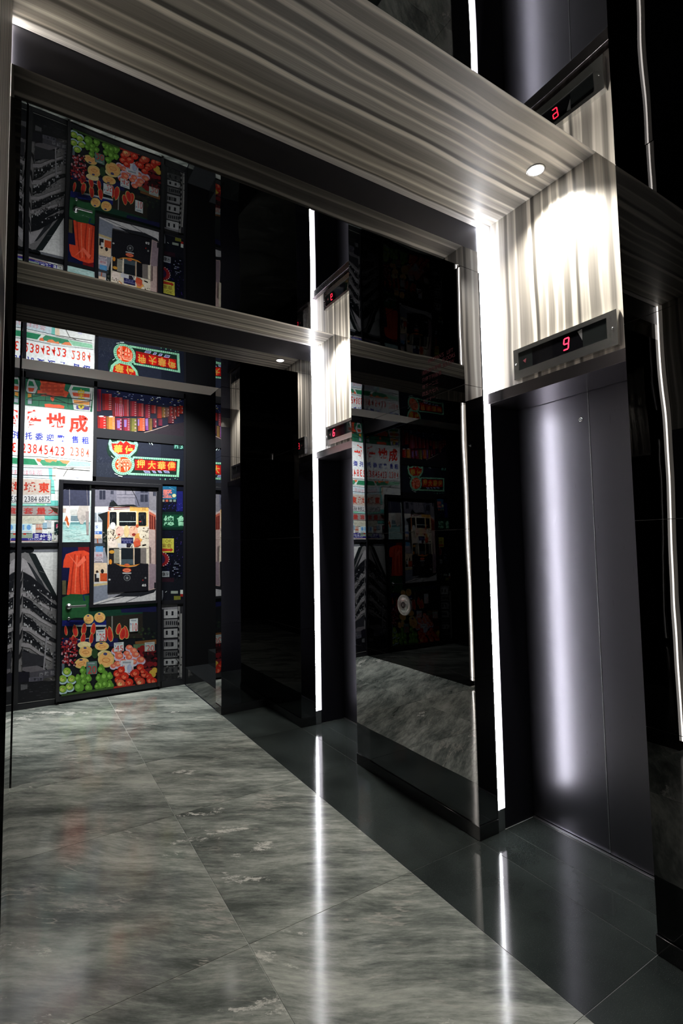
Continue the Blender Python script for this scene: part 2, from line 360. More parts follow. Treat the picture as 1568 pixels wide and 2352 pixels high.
# baseboards
def bb(name, x0, x1, y0, y1, lab): struct(box(x0, x1, y0, y1, 0, .066).build(name, 'baseboard', bevel=.0015), lab, 'baseboard')
def pil_bb(y0, y1, lab):
    mb = MB(); mb.box(XF-.007, XF+.0055, y0-.007, y1+.003, 0.0005, .066); mb.box(XF+.0056, XL0-.003, y0-.007, y0+.0035, 0.0005, .066)
    struct(mb.build('baseboard_right', 'baseboard', bevel=.0012), lab, 'baseboard')
pil_bb(YB, Y1N, 'black baseboard under the mirror pillar at the right edge')
pil_bb(Y1F, Y2N, 'black baseboard under the mirror pillar between the lifts')
pil_bb(Y2F, Y3N-.012, 'black baseboard under the narrow pillar past the second lift')
mb = MB(); mb.box(XB-.006, XF-.008, Y3N-.007, Y3N+.0038, 0.0005, .066); mb.box(XB-.006, XB+.0045, Y3N+.004, 4.50, 0.0005, .066)
struct(mb.build('baseboard_right', 'baseboard', bevel=.0012), 'black baseboard of the wall stub before the niche', 'baseboard')

# ------------------------------------------------------------------ lift bays
def digit(mb, cy, cz, w, h, segs, X, t):
    # seven-segment digit in the Y/Z plane; +screen-right is -Y
    sh = .10*h
    P = {'a': ((-w/2, h/2), (w/2, h/2)), 'b': ((w/2, h/2), (w/2, 0)), 'c': ((w/2, 0), (w/2, -h/2)), 'd': ((-w/2, -h/2), (w/2, -h/2)),
         'e': ((-w/2, 0), (-w/2, -h/2)), 'f': ((-w/2, h/2), (-w/2, 0)), 'g': ((-w/2, 0), (w/2, 0))}
    for s in segs:
        (u0, v0), (u1, v1) = P[s]; d = Vector((u1-u0, v1-v0)); d.normalize(); n = Vector((-d.y, d.x))*t/2
        a = Vector((u0, v0))+d*t*.35; b = Vector((u1, v1))-d*t*.35
        q = [a-n, b-n, b+d*t*.3, b+n, a+n, a-d*t*.3]
        fr = [(X, cy-(p.x+p.y*.12), cz+p.y) for p in q]; bk = [(X+.001, y, z) for _, y, z in fr]
        mb.poly(fr); mb.poly(bk[::-1])
        for i in range(6): mb.poly([fr[i], fr[(i+1) % 6], bk[(i+1) % 6], bk[i]])

def indicator(y0, y1, segs, lab, red_cy):
    Xf = 2.040; z0, z1 = 2.222, 2.371
    t = thing('floor_indicator', (XW, (y0+y1)/2, z0), lab, 'floor indicator', 'floor indicators above the lift doors')
    w = y1-y0
    def Y(u): return y1-u*w       # u runs left to right as seen
    def Z(v): return z1-v*(z1-z0)
    fr = MB(); s = (.055, .915, .14, .73)
    fr.box(Xf, XW, Y(0), Y(s[0]), z0, z1); fr.box(Xf, XW, Y(s[1]), Y(1), z0, z1)
    fr.box(Xf, XW, Y(s[0]), Y(s[1]), Z(s[2]), z1); fr.box(Xf, XW, Y(s[0]), Y(s[1]), z0, Z(s[3]))
    fr.build('frame', 'chrome', t)
    box(Xf+.004, XW-.001, Y(.205), Y(.70), Z(s[3]), Z(s[2])).build('screen', 'screen', t)
    box(Xf+.0035, XW-.001, Y(s[0]), Y(.203), Z(s[3]), Z(s[2])).build('screen', 'screen2', t)
    box(Xf+.0035, XW-.001, Y(.702), Y(s[1]), Z(s[3]), Z(s[2])).build('screen', 'screen2', t)
    # the small prism-shaped glass wedge
    mb = MB(); q = [(Y(.66), Z(.20)), (Y(.70), Z(.17)), (Y(.70), Z(.52))]
    mb.poly([(Xf+.0032, a, b) for a, b in q]); mb.poly([(Xf+.0039, a, b) for a, b in q][::-1])
    for i in range(3):
        a, b = q[i], q[(i+1) % 3]; mb.poly([(Xf+.0032, *a), (Xf+.0032, *b), (Xf+.0039, *b), (Xf+.0039, *a)])
    mb.build('glass_wedge', 'steel', t)
    mb = MB(); digit(mb, red_cy, Z(.435), .024, .050, segs, Xf+.0025, .0055); mb.build('digit', 'red', t)
    tri = [(Y(.12)+.010, Z(.44)), (Y(.12)-.010, Z(.40)), (Y(.12)-.004, Z(.54))]
    mb = MB(); mb.poly([(Xf+.0028, a, b) for a, b in tri]); mb.poly([(Xf+.0034, a, b) for a, b in tri][::-1])
    for i in range(3):
        a, b = tri[i], tri[(i+1) % 3]; mb.poly([(Xf+.0028, *a), (Xf+.0028, *b), (Xf+.0034, *b), (Xf+.0034, *a)])
    mb.build('arrow', 'redink', t)
    for u in (.028, .962):
        MB().lathe([(.0045, 0), (.0045, .0015), (.003, .0028), (.0008, .003)], (Xf+.0002, Y(u), Z(.5)), (-1, 0, 0), n=20).build('screw', 'chrome', t)

def bay(i, y0, y1, nm):
    # wood panel, header, lintel underside
    struct(box(XW, 2.5, y0+.0005, y1-.0005, ZH1+.0005, HS-.0005).build('wall_right', 'wood'), 'vertical striped wood panel above the %s lift door' % nm, 'wall')
    struct(box(XH, 2.28, y0+.0005, y1+.0005, ZH0, ZH1).build('trim_%d' % (5+i), 'header', bevel=.0008), 'dark steel header across the top of the %s lift opening' % nm, 'trim')
    # lift door
    t = thing('door_%d' % (i+1), (XD, (y0+y1)/2, 0), '%s lift door, two black brushed steel leaves' % nm, 'lift door', kind='structure')
    ym = (y0+y1)/2
    box(XD, XD+.03, ym+.0018, y1+.003, .008, 2.16).build('door_leaf', 'door', t, bevel=.001)
    box(XD, XD+.03, y0-.003, ym-.0018, .008, 2.16).build('door_leaf', 'door', t, bevel=.001)
    box(XD-.0018, XD+.006, ym-.0012, ym+.0012, .012, 2.139).build('door_edge', 'steel', t)
    box(2.281, 2.5, y0+.0005, y1-.0005, ZH0+.0215, ZH1).build('lintel', 'satin', t)
    if i == 0:
        k = MB().lathe([(.0115, 0), (.0115, .002), (.0085, .0035), (.0078, .0015)], (XD, 1.467, 2.016), (-1, 0, 0), n=28).build('keyhole_ring', 'chrome', t)
        MB().lathe([(.004, 0), (.004, .0035), (.002, .004)], (XD-.0002, 1.467, 2.016), (-1, 0, 0), n=16).build('lock_core', 'steel', k)
    mb = MB(); mb.box(XD-.016, XD-.002, y0+.003, y1-.001, .0003, .006)
    struct(mb.build('trim_%d' % (7+i), 'steel', bevel=.0006), 'thin aluminium sill strip at the foot of the %s lift door' % nm, 'trim')
bay(0, Y1N, Y1F, 'nearer'); bay(1, Y2N, Y2F, 'farther')
indicator(1.128, 1.648, 'abcdfg', 'steel floor indicator showing a red 9, above the nearer lift door', 1.362)
indicator(1.128+1.8565, 1.648+1.8565, 'acdefg', 'steel floor indicator showing a red 6, above the farther lift door', 3.385)

# LED strips (right side)
def led(yf, lab):
    t = thing('led_strip', ((XL0+XL1)/2, yf, 0), lab, 'light strip', 'vertical LED strips beside the lifts')
    box(XL0+.0115, XL1, yf-.0028, yf+.0022, .105, HS-.001).build('diffuser', 'led', t)
    box(XL0, XL0+.0113, yf-.0032, yf+.0022, .105, HS-.001).build('light_core', 'hot', t)
    mb = MB(); mb.box(XL0-.0015, XL0, yf-.004, yf+.004, .0005, HB-.002); mb.box(XL0, XL1-.001, yf-.0005, yf+.003, .0005, .104)
    mb.build('channel', 'steel', t)
led(Y1F, 'glowing white vertical light strip between the mirror pillar and the nearer lift door')
led(Y2F, 'glowing white vertical light strip beside the farther lift door')

# ------------------------------------------------------------------ left wall
def lwall(x, y0, y1, z0, z1, mat, lab): struct(box(x-.12, x, y0, y1, z0, z1).build('wall_left', mat), lab, 'wall')
lwall(XLF, Y1F, Y2N, 0, HB-.001, 'mirror_left', 'black mirror pillar on the left wall between the two portals')
lwall(XLF, 3.764, YM, 0, HB-.001, 'mirror_left', 'black mirror wall at the left end of the photo wall')
lwall(XLN, YB, Y1N, 0, HB-.001, 'mirror_left', 'black mirror wall on the left, nearest the camera')
for i, (a, b, zt) in enumerate(((Y1N, Y1F, HS-.001), (Y2N, 3.764, HB-.001))):
    nm = ('nearer', 'farther')[i]
    lwall(XLN, a, b-.041, 0, ZH1, 'satin', 'satin black lift front on the left in the %s portal' % nm)
    lwall(XLN, a, b-.041, ZH1+.001, zt, 'wood', 'striped wood panel on the left end of the %s portal' % nm)
    if i: lwall(XLN, a, Y2F-.001, HB, HS-.001, 'wood', 'top of the striped wood panel on the left end of the farther portal')
    t = thing('led_strip', (XLN, b-.02, 0), ('slim light strip at the left edge of the photo on the left wall' if i == 0 else 'slim light strip on the left wall in the farther portal'), 'light strip', 'light strips on the left wall')
    box(XLN-.03, XLN-.002, b-.034, b-.0132, .06, zt).build('diffuser', 'ledl', t)
    box(XLN-.03, XLN-.0016, b-.013, b-.0025, .06, zt).build('light_core', 'hotl', t)
    box(XLN-.034, XLN-.031, b-.040, b-.002, 0.0005, zt).build('channel', 'steel', t)
    struct(box(-.2, XLN-.036, b-.0405, b, 0, zt).build('wall_left', 'satin'), 'satin black backing behind the light strip of the left wall', 'wall')
struct(box(XLF-.1, XLF-.0, 4.66, YM, HB+.04, 3.42).build('wall_left', 'black'), 'black wall beside the light trough at the photo wall', 'wall')
struct(box(-.2, 2.5, YB-.05, YB, 0, HS+.1).build('wall_back', 'satin'), 'dark wall behind the camera', 'wall')

# ------------------------------------------------------------------ downlights
def downlight(x, y, lab, w=DOWN_W):
    t = thing('downlight', (x, y, HS), lab, 'downlight', 'recessed downlights in the wood soffits')
    MB().lathe([(.040, 0), (.040, .003), (.034, .004), (.033, .0005)], (x, y, HS), (0, 0, -1), n=40).build('trim_ring', 'steel', t)
    MB().lathe([(.0325, 0), (.032, .003), (.02, .0036)], (x, y, HS), (0, 0, -1), n=40).build('lens', 'lens', t)
    l = lamp('downlight_lamp', 'SPOT', (0, 0, -.012), w, (1, .95, .87), spot_size=math.radians(125), spot_blend=1.0, shadow_soft_size=.03)
    l.parent = t
downlight(1.929, 1.395, 'bright round downlight in the nearer wood soffit, close to the lift panel')
downlight(1.929, 3.262, 'bright round downlight in the farther wood soffit, hidden but mirrored in its fascia')
#downlight(.10, 1.395, 'round downlight at the left end of the nearer wood soffit', DOWN_W*.6)
#downlight(.10, 3.262, 'round downlight at the left end of the farther wood soffit', DOWN_W*.6)

# cove light washing the photo wall
t = thing('wall_washer', (.72, 5.30, 3.36), 'hidden linear lamp in the trough above the photo wall', 'lamp')
box(.0, 1.44, 5.27, 5.33, 3.37, 3.41).build('housing', 'steel', t)
l = lamp('washer_lamp', 'AREA', (0, 0, 0), COVE_W, (.97, 1, 1), (math.radians(12), 0, 0), shape='RECTANGLE', size=1.42, size_y=.03)
l.parent = t
for x in (.12, .50, .90, 1.30):
    l = lamp('washer_spot', 'SPOT', (x-.72, -.46, .02), SPOT_W, (.97, 1, .98), spot_size=math.radians(84), spot_blend=1.0, shadow_soft_size=.04)
    l.rotation_euler = (math.radians(17), 0, 0); l.parent = t

# ------------------------------------------------------------------ lift call button and red notice on the middle pillar
t = thing('call_button', (XF, 2.365, 1.072), 'round steel lift call button with a small triangle, on the middle mirror pillar', 'button')
MB().lathe([(.0600, 0), (.0600, .0030), (.0575, .0055), (.0555, .0050), (.0240, .0016), (.0235, .0065), (.0205, .0072)], (XF, 2.365, 1.072), (-1, 0, 0), n=64).build('plate', 'steel', t)
bt = MB().lathe([(.0195, 0), (.0195, .0078), (.0180, .0090)], (XF-.001, 2.365, 1.072), (-1, 0, 0), n=48).build('button', 'header', t)
X = XF-.0103; tri = [(2.365+.0065, 1.066), (2.365-.0065, 1.066), (2.365, 1.082)]
mb = MB(); mb.poly([(X-.0006, a, b) for a, b in tri]); mb.poly([(X+.0004, a, b) for a, b in tri][::-1])
for i in range(3):
    a, b = tri[i], tri[(i+1) % 3]; mb.poly([(X-.0006, *a), (X-.0006, *b), (X+.0004, *b), (X+.0004, *a)])
mb.build('triangle', 'steel', bt)

# ------------------------------------------------------------------ lettering
_tc = {}
def glyphs(body, bold=0.0):
    k = (body, bold)
    if k in _tc: return _tc[k]
    cu = bpy.data.curves.new('lettering', 'FONT'); cu.body = body; cu.offset = bold; cu.resolution_u = 3
    o = bpy.data.objects.new('lettering', cu); C.objects.link(o)
    dg = bpy.context.evaluated_depsgraph_get(); me = o.evaluated_get(dg).to_mesh()
    vs = [(v.co.x, v.co.y) for v in me.vertices]; fs = [tuple(p.vertices) for p in me.polygons]
    o.evaluated_get(dg).to_mesh_clear(); bpy.data.objects.remove(o); bpy.data.curves.remove(cu)
    if not vs: vs = [(0, 0), (1, 1)]
    x0 = min(v[0] for v in vs); x1 = max(v[0] for v in vs); y0 = min(v[1] for v in vs); y1 = max(v[1] for v in vs)
    vs = [((x-x0)/max(1e-6, x1-x0), (y-y0)/max(1e-6, y1-y0)) for x, y in vs]
    _tc[k] = (vs, fs); return _tc[k]

mb = MB()
def wall_text(body, yl, yr, z0, z1, bold=.0):
    vs, fs = glyphs(body, bold)
    for f in fs: mb.poly([(XF-.0006, yl+(yr-yl)*vs[i][0], z0+(z1-z0)*vs[i][1]) for i in f])
wall_text("FIREMAN'S   LIFT", 2.100, 1.905, 2.425, 2.447)
wall_text('FLOORS', 1.985, 1.893, 2.395, 2.417); wall_text('BELOW', 1.985, 1.900, 2.365, 2.387)
for r, s in enumerate(('消防員升降機', '只停下列各層', '地下一二三', '四五六七八', '九十十一')):
    wall_text(s, 2.155, 2.155-.026*len(s), 2.395-.040*r-.024, 2.395-.040*r)
tag(mb.build('lettering', 'redink'), 'faint dark red notice lettering high on the middle mirror pillar', 'lettering')

# ------------------------------------------------------------------ photo wall
def at(px, py, Y):
    R, U, F = AX; d = F+R*((px-784)/CAM['f'])-U*((py-1176)/CAM['f']); k = Y/d.y
    return d.x*k, CAM['h']+d.z*k
def clip(poly, r):
    x0, x1, z0, z1 = r
    def cut(ps, ax, lim, sg):
        out = []
        for i in range(len(ps)):
            a, b = ps[i], ps[(i+1) % len(ps)]; ia = sg*(a[ax]-lim) >= 0; ib = sg*(b[ax]-lim) >= 0
            if ia: out.append(a)
            if ia != ib:
                k = (lim-a[ax])/(b[ax]-a[ax]); out.append((a[0]+(b[0]-a[0])*k, a[1]+(b[1]-a[1])*k))
        return out
    for ax, lim, sg in ((0, x0, 1), (0, x1, -1), (1, z0, 1), (1, z1, -1)):
        if len(poly) < 3: return []
        poly = cut(poly, ax, lim, sg)
    return poly
class Pic:
    """a printed picture in the X/Z plane, made of flat colour fields"""
    def __init__(s, Y, rect, T, bg):
        s.Y = Y; s.r = rect; s.T = T; s.mb = MB(); s.k = 0
        x0, x1, z0, z1 = rect
        s.raw([(x0, z0), (x1, z0), (x1, z1), (x0, z1)], bg); s.k = 20
    def raw(s, pts, col, inc=1):
        pts = clip(pts, s.r)
        if len(pts) < 3: return
        y = s.Y-s.k*2.2e-5; s.k += inc; c = tuple(v*.9 for v in lin(col))
        P = [Vector((p[0], p[1], 0)) for p in pts]
        for t in tessellate_polygon([P]):
            a, b, d = (pts[i] for i in t)
            if abs((b[0]-a[0])*(d[1]-a[1])-(b[1]-a[1])*(d[0]-a[0])) < 1e-10: continue
            if (b[0]-a[0])*(d[1]-a[1])-(b[1]-a[1])*(d[0]-a[0]) < 0: a, b = b, a
            s.mb.poly([(a[0], y, a[1]), (b[0], y, b[1]), (d[0], y, d[1])], 0, c)
    def p(s, pts, col, inc=1): s.raw([at(*s.T(u, v), s.Y) for u, v in pts], col, inc)
    def rect(s, u0, v0, u1, v1, col, sk=0): s.p([(u0, v0), (u1, v0+sk*(u1-u0)), (u1, v1+sk*(u1-u0)), (u0, v1)], col)
    def el(s, cu, cv, ru, rv, col, n=18, rot=0, inc=1):
        c, q = math.cos(rot), math.sin(rot)
        s.p([(cu+ru*math.cos(t)*c-rv*math.sin(t)*q, cv+ru*math.cos(t)*q+rv*math.sin(t)*c) for t in (2*math.pi*i/n for i in range(n))], col, inc)
    def line(s, pts, w, col):
        for (a, b), (c, d) in zip(pts, pts[1:]):
            l = math.hypot(c-a, d-b) or 1; nx, ny = -(d-b)/l*w/2, (c-a)/l*w/2
            s.p([(a+nx, b+ny), (c+nx, d+ny), (c-nx, d-ny), (a-nx, b-ny)], col)
    def text(s, body, u0, v0, u1, v1, col, bold=0.0, sk=0.0, spread=0):
        """box given top-left / bottom-right; sk shears the line in v per u"""
        vs, fs = glyphs(body, bold); y = s.Y-s.k*2.2e-5; s.k += 1; c = tuple(v*.9 for v in lin(col))
        W2 = []
        for a, b in vs:
            u = u0+(u1-u0)*a; v = v1+(v0-v1)*b+sk*(u-u0); W2.append(at(*s.T(u, v), s.Y))
        x0, x1, z0, z1 = s.r
        for f in fs:
            q = [W2[i] for i in f]
            q = clip(q, s.r)
            if len(q) > 2: s.mb.poly([(a, y, b) for a, b in q], 0, c)
    def build(s, name, parent=None): return s.mb.build(name, 'print', parent, colors=True)
def TF(ox, oy, sc): return lambda u, v: (ox+u/sc, oy+v/sc)
YP = YM-.002
rnd = random.Random(3)

# backing wall and black grid
struct(box(-.2, 1.96, YM, YM+.1, 0, 3.42).build('wall_far', 'black'), 'black wall behind the photo panels at the end of the lobby', 'wall')
gd = MB(); g0 = YM-.012
for b in ((-.035, -.018, 0, 3.10), (.560, .590, 2.10, 3.10), (1.443, XB+.004, 0, 3.10), (-.035, XB, 3.045, 3.10),
          (.590, 1.443, 2.535, 2.630), (-.018, .278, 1.462, 1.500), (1.2175, 1.443, .848, .885), (-.018, .278, 0, .045), (1.2175, 1.443, 0, .068),
          (1.206, 1.2245, 0, 2.10), (.272, .292, 0, 2.10), (.292, 1.206, 2.087, 2.10), (.560, 1.443, 2.10, 2.145), (.292, 1.206, 2.1001, 2.1002)):
    if b[2] == 2.1001: continue
    gd.box(b[0], b[1], g0, YM-.0005, b[2], b[3])
struct(gd.build('trim_9', 'frame'), 'black grid of frames dividing the photo panels on the end wall', 'trim')

# --- P1 street signs
T1 = TF(60, 840, 7.84); T5 = TF(40, 1100, 8.2526)
p = Pic(YP, (-.030, .560, 1.500, 3.045), T1, (236, 238, 236))
G = (46, 112, 84); O = (228, 92, 62)
p.p([(-150, 130), (1210, 330), (1190, 830), (-150, 700)], G)
p.p([(240, 190), (700, 250), (690, 300), (705, 340), (690, 400), (690, 445), (770, 480), (720, 575), (600, 530), (520, 520), (500, 610), (480, 655), (440, 600), (440, 520), (350, 490), (200, 500), (205, 440), (260, 440), (245, 380), (270, 330), (245, 260)], O)
p.text('華', 262, 215, 690, 600, (196, 74, 52), .02)
for a in ((880, 290), (960, 300)): pass
p.p([(850, 260), (1210, 310), (1190, 560), (1150, 830), (860, 790), (830, 600), (760, 450)], (205, 208, 205))
p.p([(890, 285), (1150, 320), (1145, 360), (870, 330)], (180, 70, 130)); p.p([(850, 375), (1145, 405), (1145, 470), (820, 440)], (44, 130, 90))
p.p([(830, 480), (1145, 510), (1140, 575), (850, 545)], O); p.p([(850, 610), (1140, 650), (1135, 710), (860, 680)], (226, 150, 80)); p.p([(900, 715), (1140, 745), (1135, 800), (905, 780)], (86, 74, 140))
p.text('宝', 930, 420, 1050, 600, (220, 190, 60), .03); p.el(990, 735, 55, 45, (210, 190, 60)); p.el(990, 740, 20, 18, (110, 90, 60))
p.p([(70, 190), (120, 195), (210, 400), (150, 520), (40, 500), (0, 440), (20, 300)], (200, 205, 205))
p.p([(55, 270), (115, 285), (150, 370), (35, 360)], (44, 130, 90)); p.p([(35, 395), (150, 405), (125, 470), (45, 465)], (220, 84, 56)); p.rect(30, 500, 95, 575, (205, 140, 50)); p.rect(30, 600, 100, 690, (150, 160, 170))
p.p([(330, 690), (420, 685), (500, 700), (600, 700), (690, 730), (680, 770), (340, 745)], O)
for pts, w in (([(0, 490), (300, 520), (520, 555), (1190, 625)], 16), ([(0, 610), (500, 640), (760, 680), (1190, 745)], 10), ([(30, 580), (350, 515), (760, 690), (1150, 640)], 10), ([(350, 545), (350, 640)], 8), ([(110, 500), (105, 690)], 9), ([(235, 620), (230, 720)], 8), ([(1160, 500), (1145, 750)], 9), ([(760, 540), (750, 740)], 6)):
    p.line(pts, w, (24, 34, 34))
# big white sign
p.p([(-200, 690), (1190, 830), (1180, 1725), (-200, 1640)], (222, 226, 226)); p.p([(-200, 690), (1190, 830), (1190, 836), (-200, 700)], (120, 124, 124))
p.p([(-200, 1000), (1185, 1080), (1180, 1715), (-200, 1630)], (238, 241, 241))
R = (226, 54, 40)
p.text('產', -5, 790, 290, 1130, R, .035); p.text('地', 360, 850, 720, 1160, R, .035); p.text('成', 770, 890, 1115, 1210, R, .035)
Bl = (48, 56, 158)
for ch, a, b, c, d in (('托', -20, 1195, 108, 1330), ('委', 162, 1210, 305, 1340), ('迎', 362, 1230, 500, 1360), ('歡', 558, 1245, 690, 1370), ('售', 820, 1262, 940, 1395), ('租', 1000, 1280, 1130, 1410)):
    p.text(ch, a, b, c, d, Bl, .028)
for i, ch in enumerate('23845423'): p.text(ch, -75+i*99.5, 1395+i*9.5, -5+i*99.5, 1568+i*8, R, 0.01)
for i, ch in enumerate('2384'): p.text(ch, 792+i*95, 1462+i*10, 856+i*92, 1620+i*10, (230, 96, 76), .008)
# lower green band
p.p([(-150, 1650), (1180, 1730), (1160, 1840), (-150, 1790)], (222, 232, 226)); p.p([(-150, 1660), (150, 1680), (220, 1790), (-150, 1775)], (50, 132, 94)); p.p([(230, 1690), (790, 1720), (710, 1812), (300, 1800), (250, 1740)], (70, 140, 106))
p.p([(810, 1720), (1170, 1740), (1150, 1820), (720, 1812)], (150, 205, 172)); p.p([(180, 1670), (280, 1680), (250, 1740), (200, 1720)], (232, 120, 80))
p.p([(320, 1675), (500, 1690), (560, 1690), (540, 1735), (480, 1715), (430, 1745), (360, 1730)], (236, 140, 96)); p.p([(590, 1695), (790, 1712), (740, 1770), (660, 1755)], (236, 140, 96))
p.p([(-150, 1830), (490, 1830), (480, 2030), (-150, 2010)], (204, 220, 228)); p.p([(400, 1840), (480, 1845), (520, 2300), (440, 2300)], (120, 198, 188)); p.p([(470, 1850), (560, 1850), (540, 2060), (470, 2050)], (236, 214, 190))
p.text('味味茶', -60, 1880, 300, 1985, (214, 150, 160)); p.line([(-60, 1970), (528, 1985)], 12, (22, 24, 26)); p.line([(-60, 1832), (490, 1845)], 9, (22, 24, 26)); p.line([(490, 1845), (1150, 1890)], 9, (60, 56, 52)); p.line([(860, 1845), (740, 1870), (670, 1990)], 10, (90, 84, 78)); p.line([(490, 1830), (1150, 1840)], 5, (120, 120, 120))
p.rect(890, 1975, 960, 2020, (206, 206, 226)); p.line([(400, 1640), (1180, 1722)], 6, (90, 100, 96)); p.line([(-100, 1630), (400, 1650)], 8, (40, 60, 50))
p.T = T5
p.p([(-60, 0), (635, 10), (630, 455), (-60, 455)], (196, 182, 172)); p.p([(-60, 300), (630, 300), (630, 455), (-60, 455)], (206, 204, 206)); p.line([(635, 10), (630, 460)], 8, (110, 100, 96))
p.text('城', 120, 60, 350, 250, (172, 60, 48), .035); p.text('東', 395, 70, 610, 262, (196, 62, 44), .035); p.text('2384', 130, 330, 368, 438, (40, 44, 56)); p.text('6875', 405, 335, 608, 438, (40, 44, 56))
p.p([(640, 250), (640, 450), (770, 450), (770, 520), (-60, 520), (-60, 465), (625, 465)], (128, 200, 192)); p.rect(640, 410, 775, 505, (110, 200, 192)); p.p([(650, 60), (700, 60), (670, 130)], (130, 200, 190))
p.line([(-60, 470), (560, 485)], 20, (190, 220, 210)); p.line([(360, 480), (520, 490)], 16, (120, 210, 130)); p.line([(640, 150), (700, 150)], 7, (30, 30, 30)); p.line([(640, 220), (780, 222)], 6, (60, 60, 60)); p.line([(-60, 458), (640, 460)], 8, (60, 62, 66))
p.p([(-60, 515), (775, 515), (775, 695), (-60, 690)], (160, 148, 146)); p.line([(-60, 515), (775, 515)], 9, (60, 56, 56)); p.line([(-60, 692), (775, 695)], 8, (80, 60, 60))
p.text('套', 110, 545, 300, 670, (176, 58, 56), .02); p.text('量', 360, 545, 540, 672, (184, 58, 52), .02); p.text('大', 580, 555, 775, 665, (176, 58, 56), .02); p.p([(610, 525), (770, 560), (760, 650), (690, 620)], (64, 50, 36))
p.rect(-60, 700, 512, 850, (206, 204, 188)); p.rect(520, 700, 775, 772, (112, 196, 186)); p.text('Family Lounge', 110, 750, 500, 810, (170, 170, 156))
p.rect(-60, 850, 280, 1025, (196, 224, 232)); p.el(215, 920, 40, 50, (108, 160, 220)); p.rect(95, 870, 130, 970, (120, 166, 216)); p.rect(20, 880, 50, 970, (120, 166, 216)); p.line([(100, 1000), (270, 1000)], 7, (206, 120, 120))
p.rect(350, 855, 470, 1020, (206, 190, 180)); p.text('茶葉', 352, 860, 445, 940, (206, 120, 96)); p.rect(350, 925, 470, 965, (200, 116, 92)); p.rect(480, 830, 560, 940, (150, 180, 200)); p.rect(560, 780, 640, 930, (186, 196, 204)); p.rect(700, 820, 770, 1050, (40, 60, 60)); p.p([(735, 860), (765, 850), (765, 930), (730, 940)], (226, 90, 130))
p.p([(-60, 1030), (290, 1040), (290, 1120), (-60, 1130)], (150, 166, 150)); p.rect(110, 1030, 165, 1060, (190, 60, 50)); p.p([(290, 1030), (650, 1035), (645, 1165), (-60, 1165), (-60, 1125), (290, 1120)], (58, 52, 140))
p.text('紋', 425, 1050, 545, 1160, (226, 228, 240), .02); p.text('身', 565, 1045, 640, 1165, (226, 228, 240), .02); p.text('TATTOO', 195, 1125, 425, 1168, (200, 204, 230)); p.text('一', 325, 1090, 400, 1115, (220, 220, 236)); p.rect(325, 1050, 400, 1075, (206, 206, 226))
p.line([(650, 1170), (775, 1175)], 12, (206, 190, 180)); p.line([(-60, 1180), (470, 1180)], 10, (206, 150, 150)); p.line([(680, 980), (680, 1180)], 8, (190, 206, 180))
for _ in range(26):
    u = rnd.uniform(540, 760); v = rnd.uniform(780, 1150); p.rect(u, v, u+rnd.uniform(8, 26), v+rnd.uniform(8, 30), rnd.choice(((206, 196, 186), (190, 206, 206), (214, 214, 206))))
tag(p.build('photo_panel'), 'tall photo panel of Chinese shop signs, top left of the end wall', 'photo panel', 'photo panels on the end wall')

# --- P2 night market
T2 = TF(215, 880, 7.127)
p = Pic(YP, (.590, 1.443, 2.630, 3.045), T2, (22, 24, 46))
p.p([(50, 60), (1500, 160), (1500, 380), (50, 300)], (26, 32, 66))
for _ in range(60):
    u = rnd.uniform(180, 1450); v = 150+u*.10+rnd.uniform(-60, 90); w = rnd.uniform(8, 34); p.rect(u, v, u+w, v+rnd.uniform(6, 14), rnd.choice(((200, 210, 226), (150, 160, 200), (190, 180, 120), (120, 130, 190))), .1)
p.rect(50, 100, 120, 460, (130, 24, 40)); p.p([(60, 110), (90, 110), (110, 450), (70, 450)], (90, 24, 60))
def shirt(u, v, w, h, c, stripes=0, sc=(170, 140, 136)):
    p.p([(u, v), (u+w, v+.04*w), (u+w*1.02, v+h), (u+w*.05, v+h*.98)], c)
    p.p([(u, v), (u+w*.3, v+.02*w), (u+w*.3, v+h), (u+w*.05, v+h)], tuple(int(k*.7) for k in c))
    for i in range(stripes):
        y = v+h*(i+.5)/stripes; p.rect(u+w*.72, y, u+w*.95, y+h*.35/stripes, sc)
for a in ((135, 170, 160, 275, (156, 26, 30), 8), (300, 230, 170, 320, (160, 24, 34), 12), (470, 265, 105, 280, (150, 26, 38), 12), (590, 295, 110, 250, (150, 28, 46), 7), (705, 330, 110, 220, (150, 28, 36), 10), (830, 350, 90, 220, (140, 26, 50), 7), (930, 362, 85, 135, (150, 22, 26), 5), (1030, 385, 80, 195, (150, 36, 22), 0), (1110, 395, 60, 170, (130, 90, 40), 3), (1170, 400, 60, 160, (110, 70, 60), 3),
          (1230, 380, 60, 180, (130, 26, 26), 3), (1295, 390, 50, 200, (120, 40, 36), 2), (1350, 380, 50, 170, (140, 30, 26), 3), (1400, 372, 60, 130, (160, 40, 26), 2),
          (60, 535, 140, 265, (176, 26, 24), 6), (205, 545, 140, 240, (196, 120, 50), 9), (350, 570, 110, 250, (130, 30, 60), 5), (470, 570, 120, 260, (130, 30, 50), 9), (590, 575, 110, 240, (112, 106, 50), 4), (715, 570, 120, 215, (190, 80, 46), 8), (840, 575, 60, 200, (120, 60, 130), 0), (890, 580, 65, 200, (110, 80, 40), 0), (965, 580, 60, 150, (110, 30, 50), 2), (1050, 590, 70, 110, (100, 24, 50), 0), (1210, 540, 100, 120, (96, 26, 40), 3)):
    shirt(*a)
p.el(125, 545, 42, 12, (226, 220, 214)); p.el(283, 550, 38, 12, (226, 220, 214))
for u, v, w, h in ((380, 610, 55, 130), (495, 600, 45, 120), (720, 590, 25, 110), (845, 590, 40, 110)): p.p([(u, v), (u+w, v), (u+w*.9, v+h), (u+w*.1, v+h)], (136, 104, 166))
for i in range(5): p.line([(355+i*30, 330+i*6), (365+i*30, 540)], 8, (196, 120, 160))
